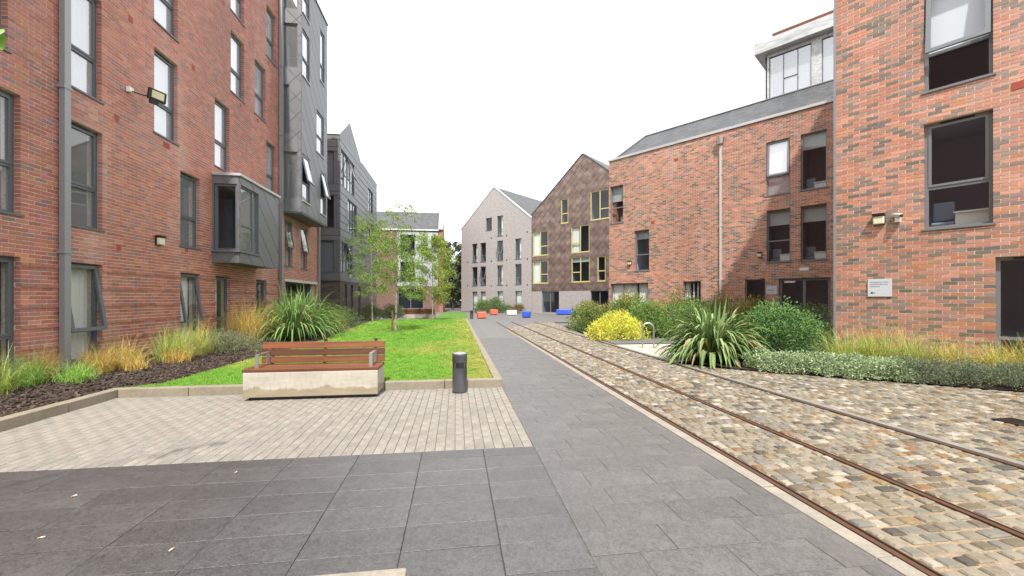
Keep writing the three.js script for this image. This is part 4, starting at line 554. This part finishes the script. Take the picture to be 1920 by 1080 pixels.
function textTex(w, h, draw) { const c = document.createElement('canvas'); c.width = w; c.height = h; const x = c.getContext('2d'); x.fillStyle = '#b9bec6'; x.fillRect(0, 0, w, h); x.fillStyle = '#2a2d33'; draw(x); const t = new THREE.CanvasTexture(c); t.colorSpace = THREE.SRGBColorSpace; return t; }
{
  let [p, r] = onG(0.805, 1.765), t = thing('wall_sign', 'pale grey wall sign with three text lines and a left arrow', 'sign', p, r);
  mesh('panel', rbx(0.42, 0.4, 0.02, 0.004, 0, 0, 0.012), std({ color: C(0.42, 0.45, 0.5), roughness: 0.4 }), t);
  mesh('lettering', new THREE.PlaneGeometry(0.41, 0.39).translate(0, 0, 0.0235), std({ roughness: 0.45, map: textTex(420, 400, (x) => { x.font = 'bold 37px sans-serif'; x.fillText('Management Suite', 38, 82); x.fillText('Vending Machine Area', 38, 132, 320); x.fillText('Deliveries', 38, 182); x.beginPath(); x.moveTo(46, 318); x.lineTo(88, 278); x.lineTo(82, 308); x.lineTo(132, 308); x.lineTo(132, 328); x.lineTo(82, 328); x.lineTo(88, 358); x.closePath(); x.fill(); }) }), t);
  [p, r] = onF(8.38, 1.9); t = thing('door_sign', 'small pale sign with dark lettering beside the glazed entrance doors', 'sign', p, r);
  mesh('panel', rbx(0.42, 0.4, 0.02, 0.004, 0, 0, 0.012), std({ color: C(0.45, 0.46, 0.48), roughness: 0.4 }), t); mesh('lettering', new THREE.PlaneGeometry(0.41, 0.39).translate(0, 0, 0.0235), std({ roughness: 0.45, map: textTex(420, 400, (x) => { x.font = 'bold 66px sans-serif'; x.fillText('Block C', 70, 220); }) }), t);
}
{ // low pale stone at the photographer's feet
  const t = thing('low_stone_block', 'low pale granite block lying on the dark slabs', 'stone', [-1.45, 0, -1.76], 0); mesh('block', uvBox(rbx(2.4, 0.14, 0.86, 0.015, 0, 0.07, 0, 2)), M.edging, t); mesh('mortar_foot', bx(2.38, 0.012, 0.84, 0, 0.006, 0), M.mortarG, t);
}
{ // litter
  const r = rng(5), lit = std({ color: C(0.7, 0.68, 0.62) }); for (const [x, z] of [[-2.9, -3.6], [-1.9, -3.9], [-1.7, -2.75], [-2.6, -3.0]]) { const t = thing('cigarette_end', 'tiny pale cigarette end dropped on the dark slabs', 'litter', [x, 0.006, z], r() * 6, 'cigarette ends on the slabs'); mesh('filter', new THREE.CylinderGeometry(0.004, 0.004, 0.012, 8).rotateZ(1.57).translate(0.012, 0.003, 0), std({ color: C(0.5, 0.25, 0.08) }), t); mesh('paper', new THREE.CylinderGeometry(0.004, 0.004, 0.02, 8).rotateZ(1.57).translate(-0.004, 0.003, 0), lit, t); }
}

// ------------------------------------------------------------------ plants
class Leaves {
  constructor() { this.p = []; this.c = []; }
  tri(a, b, c, col) { this.p.push(a.x, a.y, a.z, b.x, b.y, b.z, c.x, c.y, c.z); for (let i = 0; i < 3; i++) this.c.push(...col); }
  leaf(o, dir, side, L, w, col) { const n = dir.clone().cross(side).normalize().multiplyScalar(w * 0.25), m = o.clone().addScaledVector(dir, L * 0.45), t = o.clone().addScaledVector(dir, L), l = m.clone().addScaledVector(side, w / 2).add(n), q = m.clone().addScaledVector(side, -w / 2).add(n); this.tri(o, l, t, col); this.tri(o, t, q, col); }
  ribbon(pts, side, ws, col, crease = 0) { for (let i = 0; i < pts.length - 1; i++) { const a = pts[i], b = pts[i + 1], wa = ws(i / (pts.length - 1)), wb = ws((i + 1) / (pts.length - 1)), up = V3(0, crease, 0); const al = a.clone().addScaledVector(side, wa / 2).addScaledVector(up, wa), ar = a.clone().addScaledVector(side, -wa / 2).addScaledVector(up, wa), bl = b.clone().addScaledVector(side, wb / 2).addScaledVector(up, wb), br = b.clone().addScaledVector(side, -wb / 2).addScaledVector(up, wb); if (crease) { this.tri(al, a, b, col); this.tri(al, b, bl, col); this.tri(a, ar, br, col); this.tri(a, br, b, col); } else { this.tri(al, ar, br, col); this.tri(al, br, bl, col); } } }
  geo() { const g = new THREE.BufferGeometry(); g.setAttribute('position', new THREE.Float32BufferAttribute(this.p, 3)); g.setAttribute('color', new THREE.Float32BufferAttribute(this.c, 3)); g.computeVertexNormals(); return g; }
}
const dirOf = (a, e) => V3(Math.cos(a) * Math.cos(e), Math.sin(e), Math.sin(a) * Math.cos(e));
const ball = (r) => { let v; do v = V3(r() * 2 - 1, r() * 2 - 1, r() * 2 - 1); while (v.lengthSq() > 1 || v.lengthSq() < 1e-4); return v; };
function mixc(cols, r) { const a = cols[Math.floor(r() * cols.length)], j = 0.75 + 0.5 * r(); return a.map((x) => x * j); }
const GOLD = [[0.6, 0.42, 0.09], [0.68, 0.53, 0.17], [0.42, 0.42, 0.08], [0.62, 0.33, 0.07]], GREENG = [[0.24, 0.4, 0.06], [0.33, 0.46, 0.08], [0.42, 0.5, 0.12], [0.5, 0.46, 0.12]], LIMEG = [[0.28, 0.5, 0.07], [0.2, 0.42, 0.05], [0.38, 0.54, 0.1]], OLIVEG = [[0.42, 0.47, 0.08], [0.33, 0.42, 0.06], [0.52, 0.48, 0.1], [0.26, 0.38, 0.06]];
function grassClump(label, x, z, y, h, spread, n, cols, seed, group) {
  const r = rng(seed), L = new Leaves(), t = thing('grass_clump', label, 'grass clump', [x, y, z], 0, group), S = new Leaves();
  for (let i = 0; i < n; i++) { const a = r() * 6.283, e = 0.9 + 0.6 * r(), len = h * (0.7 + 0.65 * r()), b = V3((r() - 0.5) * spread * 0.5, 0, (r() - 0.5) * spread * 0.5), d = dirOf(a, e), pts = [b.clone()]; let p = b.clone(), v = d.clone(); const k = 6, droop = 0.32 + r() * 0.42 * (spread / h); for (let s = 0; s < k; s++) { p = p.clone().addScaledVector(v, len / k); if (p.y < 0.01) p.y = 0.01; pts.push(p); v.y -= droop * (0.25 + s * 0.12); v.normalize(); } const side = V3(-Math.sin(a + r() - 0.5), 0, Math.cos(a + r() - 0.5)); const w = 0.006 + 0.005 * r(); L.ribbon(pts, side, (q) => w * (1 - 0.85 * q), mixc(cols, r)); }
  mesh('blades', L.geo(), M.leaf, t);
  for (let i = 0; i < 26; i++) { const a = r() * 6.283, d = r() * spread * 0.22; S.ribbon([V3(Math.cos(a) * d, -0.02, Math.sin(a) * d), V3(Math.cos(a) * d * 1.3, 0.1, Math.sin(a) * d * 1.3)], V3(-Math.sin(a), 0, Math.cos(a)), () => 0.018, [0.2, 0.15, 0.06]); }
  mesh('crown', S.geo(), M.leaf, t);
}
function strapPlant(label, x, z, y, h, n, cols, seed, w0 = 0.055) {
  const r = rng(seed), L = new Leaves(), D = new Leaves(), t = thing('strap_leaf_plant', label, 'plant', [x, y, z]);
  for (let i = 0; i < n; i++) { const a = r() * 6.283, up = r() < 0.06, e = up ? 1.4 : 0.45 + 0.9 * r(), len = h * (0.85 + 0.6 * r()), dr = r() * 0.22, b = V3(Math.cos(a) * dr, 0, Math.sin(a) * dr), pts = [b.clone()]; let p = b.clone(), v = dirOf(a, e); const k = 10, droop = up ? 0.06 : 0.42 + 0.3 * (1.4 - e) + 0.3 * r(); for (let s = 0; s < k; s++) { p = p.clone().addScaledVector(v, len / k); p.y = Math.max(p.y, 0.02); pts.push(p); v.y -= droop * Math.pow(s / k, 1.2); v.normalize(); } const w = w0 * (0.7 + 0.6 * r()), tw = (r() - 0.5) * 0.8, side = V3(-Math.sin(a + tw), 0, Math.cos(a + tw)), dead = r() < 0.07; (dead ? D : L).ribbon(pts, side, (q) => w * (q < 0.15 ? 0.6 + q * 2.7 : q > 0.75 ? (1 - q) * 4 : 1) + 0.002, dead ? [0.34, 0.27, 0.12] : mixc(cols, r), 0.35); }
  mesh('leaves', L.geo(), M.leaf, t); if (D.p.length) mesh('dead_leaves', D.geo(), M.leaf, t);
}
function shrub(name, label, cat, x, z, y, R, nClump, nLeaf, leaf, cols, seed, { group, flower, dense = 0.24, upright = 0.4, tips } = {}) {
  const r = rng(seed), L = new Leaves(), F = new Leaves(), [rx, ry, rz] = R, t = thing(name, label, cat, [x, y, z], 0, group), st = [];
  const cl = []; for (let i = 0; i < nClump; i++) { const a = r() * 6.283, e = Math.asin(Math.pow(r(), 0.8)) * 1.0, k = 0.5 + 0.42 * Math.sqrt(r()); const d = dirOf(a, e); cl.push(V3(d.x * rx * k, Math.max(0.06, d.y * ry * k * (0.9 + 0.22 * r()) + ry * 0.06), d.z * rz * k)); }
  const cr = dense * Math.cbrt(rx * ry * rz);
  for (let i = 0; i < nLeaf; i++) { const c = cl[i % nClump], v = ball(r); v.setLength(Math.pow(v.length(), 0.6) * cr * (1.15 + 0.4 * r())); v.y *= 0.85; const o = c.clone().add(v); if (o.y < 0.02) o.y = 0.02 + r() * 0.1; const d = v.clone().normalize().add(ball(r).multiplyScalar(0.8)).add(V3(0, upright, 0)).normalize(), s = d.clone().cross(ball(r)).normalize(), k = 0.7 + 0.6 * r(); const isF = flower && r() < flower[0]; (isF ? F : L).leaf(o, d, s, leaf * k, leaf * k * 0.55, isF ? mixc(flower[1], r) : mixc(tips && v.y > cr * 0.45 ? tips : cols, r)); }
  mesh('foliage', L.geo(), M.leaf, t); if (F.p.length) mesh('flowers', F.geo(), M.leaf, t);
  for (const c of cl.filter((_, i) => i % 3 === 0)) st.push(taper([c.x * 0.12, -0.03, c.z * 0.12], [c.x, c.y, c.z], 0.012 * ry, 0.004, 4));
  mesh('stems', merge(st), M.bark, t);
}
function birch(label, x, z, y, h, seed, { lean = 0, crown = [0.3, 1], spread = 0.8, nB = 46, nL = 5200, cols, leaf = 0.075, trunk = 0.05, bare = 0.1, dark } = {}) {
  const r = rng(seed), t = thing(dark ? 'leafy_tree' : 'birch_tree', label, 'tree', [x, y, z]), br = [], L = new Leaves(), P = (k) => V3(lean * k * h * 0.08 + Math.sin(k * 5 + seed) * 0.03 * h * k * 0.2, k * h, Math.cos(k * 4 + seed) * 0.02 * h * k);
  const ts = []; for (let i = 0; i < 10; i++) ts.push(taper(P(i / 10).toArray(), P((i + 1) / 10).toArray(), trunk * (1 - i / 11), trunk * (1 - (i + 1) / 11), 10)); mesh('trunk', merge(ts), dark ? M.bark : M.birchBark, t);
  const tips = [];
  for (let i = 0; i < nB; i++) { const k = crown[0] + (crown[1] - crown[0]) * Math.pow((i + r()) / nB, 0.95) * 0.97, a = i * 2.4 + r(), kk = (k - crown[0]) / (crown[1] - crown[0]), len = spread * (0.35 + 0.65 * Math.sin(Math.PI * Math.min(1, 0.22 + kk * 0.74))) * (0.7 + 0.5 * r()); let p = P(k), v = dirOf(a, 0.55 + 0.3 * r()), rad = trunk * 0.28 * (1.1 - k * 0.7); for (let s = 0; s < 4; s++) { const q = p.clone().addScaledVector(v, len / 4); br.push(taper(p.toArray(), q.toArray(), rad, rad * 0.7, 4)); rad *= 0.7; tips.push([q, kk, s]); if (s > 0) for (let m = 0; m < 2; m++) { const tv = v.clone().add(ball(r).multiplyScalar(0.9)).normalize(), tq = q.clone().addScaledVector(tv, len * (0.14 + 0.14 * r())); br.push(taper(q.toArray(), tq.toArray(), rad * 0.6, 0.002, 3)); tips.push([tq, kk, s + 1]); } p = q; v.y -= 0.12 + 0.1 * r(); v.normalize(); } }
  mesh('branches', merge(br), dark ? M.bark : M.birchBark, t);
  const live = tips.filter(([, kk, s]) => s > 0 && (kk < 1 - bare || r() < 0.25));
  for (let i = 0; i < nL; i++) { const [q] = live[Math.floor(r() * live.length)], v = ball(r).multiplyScalar(0.13 * Math.sqrt(spread) + 0.05), o = q.clone().add(v), d = ball(r).add(V3(0, -0.5, 0)).normalize(), s = d.clone().cross(ball(r)).normalize(), k = 0.7 + 0.6 * r(); L.leaf(o, d, s, leaf * k, leaf * k * 0.7, mixc(cols, r)); }
  mesh('crown', L.geo(), M.leaf, t);
}
const BIRCH = [[0.14, 0.26, 0.03], [0.2, 0.33, 0.035], [0.29, 0.4, 0.045], [0.1, 0.19, 0.03]], DKT = [[0.035, 0.06, 0.02], [0.05, 0.075, 0.025], [0.07, 0.09, 0.03]];
birch('slim birch sapling standing in the middle of the lawn', -2.6, -18.5, 0.09, 5.6, 3, { lean: 0.35, crown: [0.24, 1], spread: 1.0, nL: 7200, nB: 48, cols: BIRCH, bare: 0.4, leaf: 0.062 });
birch('bushy young birch beside the far bench', -1.55, -28.2, 0.05, 5.7, 8, { crown: [0.14, 0.98], spread: 1.55, nL: 16000, nB: 60, cols: [...BIRCH, [0.4, 0.46, 0.05], [0.3, 0.42, 0.04]], leaf: 0.078, bare: 0.05 });
birch('pale stemmed birch in front of the grey metal clad building', -5.1, -26.5, 0.05, 6.6, 12, { lean: -0.3, crown: [0.2, 1], spread: 1.35, nL: 10500, nB: 54, cols: BIRCH, leaf: 0.066, bare: 0.12 });
birch('dense dark tree beyond the far lawn beside the grey house', -0.4, -56, 0, 8.8, 21, { dark: true, crown: [0.12, 1], spread: 2.3, nL: 6500, nB: 60, cols: DKT, leaf: 0.24, trunk: 0.12, bare: 0 });
birch('dark tree against the slate roofed building gable', -2.6, -60, 0, 7.2, 25, { dark: true, crown: [0.12, 1], spread: 2.4, nL: 6000, nB: 60, cols: DKT, leaf: 0.26, trunk: 0.12, bare: 0 });
birch('broad dark tree behind the grey gable house', 1.2, -66, 0, 7, 27, { dark: true, crown: [0.12, 1], spread: 3, nL: 6000, nB: 60, cols: DKT, leaf: 0.28, trunk: 0.14, bare: 0 });
{ const t = thing('tree_stake', 'short brown timber stake tied to the lawn birch', 'stake', [-2.72, 0.09, -18.42]); mesh('post', new THREE.CylinderGeometry(0.035, 0.04, 0.95, 10).translate(0, 0.45, 0), std({ color: C(0.24, 0.13, 0.06), map: re(T.wood, 1) }), t); mesh('tie', bx(0.2, 0.04, 0.05, 0.07, 0.8, -0.03), M.black, t); }
{ // ring of bare soil at the birch foot
  const g = new THREE.CircleGeometry(0.42, 28).rotateX(-Math.PI / 2); const p = g.attributes.position, r = rng(9); for (let i = 1; i < p.count; i++) { const k = 0.85 + 0.3 * r(); p.setX(i, p.getX(i) * k); p.setZ(i, p.getZ(i) * k); } const m = struct('tree_pit_soil', g, M.soil); m.position.set(-2.6, 0.128, -18.5);
}
// left bed
const LB = 'ornamental grasses along the red brick wall';
grassClump('green tussock grass at the near end of the bed below the window', -6.75, -7.05, 0.09, 0.62, 0.7, 420, GREENG, 1, LB);
grassClump('yellow green grass clump in front of the tall downpipe', -6.95, -7.75, 0.09, 0.52, 0.7, 380, LIMEG, 2, LB);
grassClump('low bright green grass tuft spreading over the bark', -6.45, -8.05, 0.09, 0.36, 0.8, 420, LIMEG, 3, LB);
grassClump('thin golden grass clump against the wall beside the downpipe', -7.2, -8.35, 0.09, 0.6, 0.5, 240, GOLD, 4, LB);
grassClump('golden orange grass clump under the open ground floor window', -6.75, -8.85, 0.09, 0.56, 0.7, 420, GOLD, 5, LB);
grassClump('bleached golden grass clump past the open window', -6.75, -9.45, 0.09, 0.62, 0.8, 460, GOLD, 6, LB);
grassClump('small orange grass clump trailing onto the bark', -6.3, -9.15, 0.09, 0.35, 0.6, 260, GOLD, 7, LB);
grassClump('large green grass mound beside the bark strip', -6.45, -10.5, 0.09, 0.78, 1.1, 700, GREENG, 8, LB);
grassClump('orange tinged grass at the foot of the large green mound', -6.15, -10.15, 0.09, 0.42, 0.8, 360, GOLD, 9, LB);
grassClump('tall green and gold grass mound next to the grey leaved shrub', -6.5, -11.4, 0.09, 0.82, 1.1, 700, [...GREENG, ...GOLD.slice(0, 2)], 10, LB);
shrub('grey_leaved_shrub', 'low grey green shrub between the grass mounds and the lawn', 'shrub', -5.65, -11.9, 0.07, [0.75, 0.5, 0.7], 40, 5200, 0.035, [[0.16, 0.2, 0.1], [0.22, 0.26, 0.15], [0.12, 0.16, 0.07], [0.28, 0.24, 0.1]], 11);
shrub('grey_leaved_shrub', 'low grey green shrub against the wall behind the grass mounds', 'shrub', -6.6, -12.8, 0.07, [0.7, 0.55, 0.6], 36, 4200, 0.035, [[0.16, 0.2, 0.1], [0.2, 0.24, 0.13], [0.12, 0.16, 0.07]], 12);
grassClump('big straw coloured grass below the projecting zinc window', -6.7, -14.3, 0.09, 1.25, 1.5, 900, GOLD, 13, LB);
grassClump('straw coloured grass between the zinc window and the strap leaved plant', -6.35, -15.3, 0.09, 1.1, 1.3, 700, [...GOLD, ...GREENG], 14, LB);
strapPlant('dark green strap leaved plant in the bed beneath the zinc clad volume', -5.7, -15.6, 0.08, 1.5, 420, [[0.1, 0.2, 0.035], [0.14, 0.27, 0.05], [0.2, 0.34, 0.08]], 15, 0.034);
grassClump('tall feathery green grass standing behind the strap leaved plants', -6.4, -16.8, 0.09, 1.45, 1.6, 1000, GREENG, 21, LB);
strapPlant('lighter green strap leaved plant behind the dark one', -5.9, -17.6, 0.08, 1.6, 360, [[0.14, 0.26, 0.04], [0.2, 0.34, 0.06], [0.12, 0.22, 0.04]], 16, 0.032);
shrub('leafy_shrub', 'mixed green and russet shrub at the corner of the brick building', 'shrub', -6.1, -20.3, 0.06, [1.1, 0.8, 1.2], 44, 5200, 0.055, [[0.2, 0.26, 0.05], [0.3, 0.26, 0.05], [0.12, 0.2, 0.04], [0.34, 0.2, 0.05]], 17);
shrub('leafy_shrub', 'green shrub by the entrance recess of the brick building', 'shrub', -6.2, -23.0, 0.06, [1.1, 0.9, 1.3], 44, 4800, 0.06, [[0.1, 0.18, 0.04], [0.16, 0.24, 0.05], [0.07, 0.13, 0.03]], 18);
grassClump('yellowing grass clump at the lawn edge past the strap leaved plants', -5.4, -19.0, 0.09, 0.55, 1.2, 500, GREENG, 19, LB);
shrub('leafy_shrub', 'dark green shrub beside the grey metal clad building', 'shrub', -5.9, -29.8, 0.0, [0.9, 1.1, 0.9], 40, 4200, 0.07, [[0.07, 0.12, 0.03], [0.1, 0.17, 0.04], [0.18, 0.2, 0.05]], 20);
shrub('leafy_shrub', 'dark leaved shrub in the low planter left of the far bench', 'shrub', -4.4, -30.2, 0.1, [0.95, 1.0, 0.8], 40, 4200, 0.07, [[0.06, 0.11, 0.025], [0.09, 0.15, 0.035], [0.13, 0.18, 0.04]], 22);
shrub('box_hedge', 'rounded green hedge in front of the grey gable house', 'hedge', 3.9, -44.0, 0, [2.1, 1.5, 1.0], 80, 8000, 0.1, [[0.07, 0.14, 0.025], [0.1, 0.19, 0.03], [0.15, 0.24, 0.04]], 23, { dense: 0.2 });
shrub('leafy_shrub', 'small shrub with reddish tips beside the rounded hedge', 'shrub', 6.3, -42.6, 0, [0.8, 0.9, 0.7], 30, 2600, 0.09, [[0.14, 0.2, 0.04], [0.3, 0.14, 0.06]], 24);
// right bed
const GOLDSH = [[0.62, 0.62, 0.05], [0.7, 0.68, 0.08], [0.5, 0.55, 0.04], [0.78, 0.74, 0.16]];
shrub('golden_shrub', 'bright golden yellow rounded shrub at the edge of the cobbles', 'shrub', 5.95, -14.8, 0.0, [1.05, 0.9, 0.8], 60, 8500, 0.06, GOLDSH, 31, { dense: 0.27 });
const MG = [[0.12, 0.23, 0.04], [0.18, 0.3, 0.05], [0.24, 0.36, 0.07], [0.09, 0.17, 0.03]], RU = [[0.34, 0.17, 0.05], [0.4, 0.28, 0.06], [0.24, 0.24, 0.05]];
shrub('leafy_shrub', 'loose green shrub beyond the golden one by the blue seat block', 'shrub', 6.5, -19.6, 0, [1.1, 1.2, 1.1], 50, 9300, 0.077, MG, 32, { tips: [[0.25, 0.33, 0.06], [0.32, 0.22, 0.06]] });
shrub('leafy_shrub', 'green shrub under the wide blind covered window', 'shrub', 8.2, -18.6, 0, [1.4, 1.55, 1.2], 56, 10500, 0.077, MG, 33, { tips: [[0.25, 0.33, 0.06], [0.36, 0.26, 0.06]] });
shrub('leafy_shrub', 'dark green shrub right behind the golden one', 'shrub', 7.5, -15.9, 0, [1.1, 1.25, 1.0], 50, 9750, 0.067, MG, 34);
shrub('russet_shrub', 'russet tipped shrub against the orange brick wing', 'shrub', 9.7, -17.0, 0, [1.4, 1.6, 1.2], 56, 10200, 0.072, MG, 35, { tips: RU });
shrub('leafy_shrub', 'broad green shrub behind the cycle hoops', 'shrub', 9.0, -15.2, 0, [1.3, 1.35, 0.9], 54, 10200, 0.067, MG, 36);
shrub('russet_shrub', 'yellow and russet shrub below the lone narrow ground window', 'shrub', 11.2, -16.2, 0, [1.3, 1.5, 1.1], 50, 9000, 0.072, MG, 37, { tips: RU });
shrub('leafy_shrub', 'green shrub in front of the pale downpipe', 'shrub', 11.0, -14.4, 0, [1.2, 1.4, 1.0], 46, 7800, 0.072, MG, 38, { tips: RU.slice(1) });
shrub('leafy_shrub', 'small green shrub before the glazed entrance doors', 'shrub', 12.6, -13.2, 0, [1.0, 1.2, 0.9], 40, 4200, 0.06, MG, 39);
strapPlant('large variegated strap leaved plant sprawling over the cobbles', 6.15, -9.3, 0.0, 1.14, 460, [[0.12, 0.22, 0.05], [0.17, 0.28, 0.07], [0.09, 0.16, 0.035], [0.26, 0.36, 0.13]], 41, 0.058);
strapPlant('upright dark strap leaved plant behind the sprawling one', 6.9, -10.0, 0.0, 1.1, 110, [[0.05, 0.11, 0.025], [0.08, 0.15, 0.035]], 42, 0.065);
shrub('laurel_shrub', 'glossy dark green rounded shrub at the corner of the near brick block', 'shrub', 8.05, -9.35, 0.0, [1.12, 1.24, 0.9], 90, 11000, 0.06, [[0.045, 0.12, 0.025], [0.07, 0.17, 0.03], [0.1, 0.23, 0.045]], 43, { tips: [[0.14, 0.3, 0.06], [0.1, 0.24, 0.04]] });
const RB = 'ornamental grasses along the near brick block';
[['green gold grass clump beside the glossy shrub', 8.15, -7.75, 0.78, 1.0], ['arching yellow green grass clump under the wall sign', 8.65, -7.55, 0.85, 1.0], ['yellow green grass clump left of centre below the lamp', 9.05, -7.2, 0.82, 1.0], ['golden olive grass clump under the office window', 9.4, -6.75, 0.72, 0.9], ['orange gold grass clump before the low ground window', 9.75, -6.35, 0.66, 0.9], ['thin straw grass clump at the foot of the ground window', 10.2, -6.2, 0.7, 0.9], ['straggly olive grass clump past the ground window frame', 10.5, -5.7, 0.7, 0.9]].forEach(([l, x, z, h, s], i) => grassClump(l, x, z, 0.02, h, s, 640, i < 3 ? OLIVEG : [...OLIVEG, ...GOLD], 50 + i, RB));
const SIL = [[0.28, 0.38, 0.18], [0.36, 0.46, 0.27], [0.2, 0.31, 0.11], [0.46, 0.53, 0.37]], OLV = [[0.14, 0.19, 0.1], [0.2, 0.25, 0.15], [0.1, 0.14, 0.07], [0.26, 0.3, 0.2]];
const SG = 'silver ground cover along the cobble edge', OG = 'clipped grey green mounds along the cobble edge';
for (let i = 0; i < 6; i++) { const x = 6.5 + i * 0.3, z = bedEdge(x) - 0.28; shrub('silver_groundcover', 'low silvery green ground cover spilling over the cobbles', 'ground cover', x, z, 0.01, [0.36, 0.34, 0.36], 26, 2400, 0.05, SIL, 70 + i, { group: SG, dense: 0.34 }); }
for (let i = 0; i < 6; i++) { const x = 8.25 + i * 0.33, z = bedEdge(x) - 0.28; shrub('lavender_mound', 'grey green clipped mound of fine leaves at the cobble edge', 'ground cover', x, z, 0.01, [0.33, 0.38, 0.36], 30, 4200, 0.028, OLV, 80 + i, { group: OG, dense: 0.3, upright: 1.2 }); }
{ // branch of a tree reaching in from beside the photographer
  const r = rng(88), t = thing('overhanging_tree', 'leafy green twig of a tree reaching in beside the red brick wall', 'tree', [-4.6, 0.1, -1.4]), L = new Leaves();
  mesh('trunk', merge([taper([0, 0, 0], [0.05, 1.6, 0], 0.07, 0.05, 10), taper([0.05, 1.6, 0], [0.1, 3.4, 0.1], 0.05, 0.02, 10)]), M.bark, t);
  const end = V3(1.97, 2.93, -1.37); mesh('branch', merge([taper([0.06, 2.2, 0.03], [1.1, 2.92, -0.8], 0.02, 0.009, 6), taper([1.1, 2.92, -0.8], end.toArray(), 0.009, 0.004, 6)]), M.bark, t);
  for (let i = 0; i < 11; i++) { const k = 0.45 + i / 18, o = V3(1.1, 2.92, -0.8).lerp(end, k).add(ball(r).multiplyScalar(0.06)), d = V3(0.3, -0.9, 0.1).add(ball(r).multiplyScalar(0.7)).normalize(), s = d.clone().cross(V3(0.3, 0.1, 1)).normalize(); { const len = 0.1 * (0.8 + 0.4 * r()), nn = d.clone().cross(s).normalize(), col = mixc([[0.13, 0.27, 0.03], [0.18, 0.34, 0.05]], r), P = (q, w) => o.clone().addScaledVector(d, len * q).addScaledVector(s, len * w).addScaledVector(nn, -len * 0.25 * q * q + Math.abs(w) * len * 0.18); const Q = [0, 0.12, 0.3, 0.5, 0.7, 0.86, 1], Wd = [0, 0.24, 0.38, 0.36, 0.26, 0.13, 0]; for (let m = 0; m < 6; m++) for (const sg of [1, -1]) { L.tri(P(Q[m], 0), P(Q[m], sg * Wd[m]), P(Q[m + 1], sg * Wd[m + 1]), col); L.tri(P(Q[m], 0), P(Q[m + 1], sg * Wd[m + 1]), P(Q[m + 1], 0), col); } } }
  for (let i = 0; i < 50; i++) { const o = V3(0.1, 3.0, 0.05).add(ball(r).multiplyScalar(0.75)); const d = ball(r).normalize(), s = d.clone().cross(ball(r)).normalize(); if (o.x < 0.6) L.leaf(o, d, s, 0.085, 0.065, mixc([[0.13, 0.27, 0.03]], r)); }
  mesh('leaves', L.geo(), M.leaf, t);
}
shrub('box_hedge', 'long dark hedge closing the view beyond the far lawn', 'hedge', -1, -72, 0, [9, 3.2, 2], 160, 12000, 0.3, DKT, 97, { dense: 0.16 });

renderer.render(scene, camera);
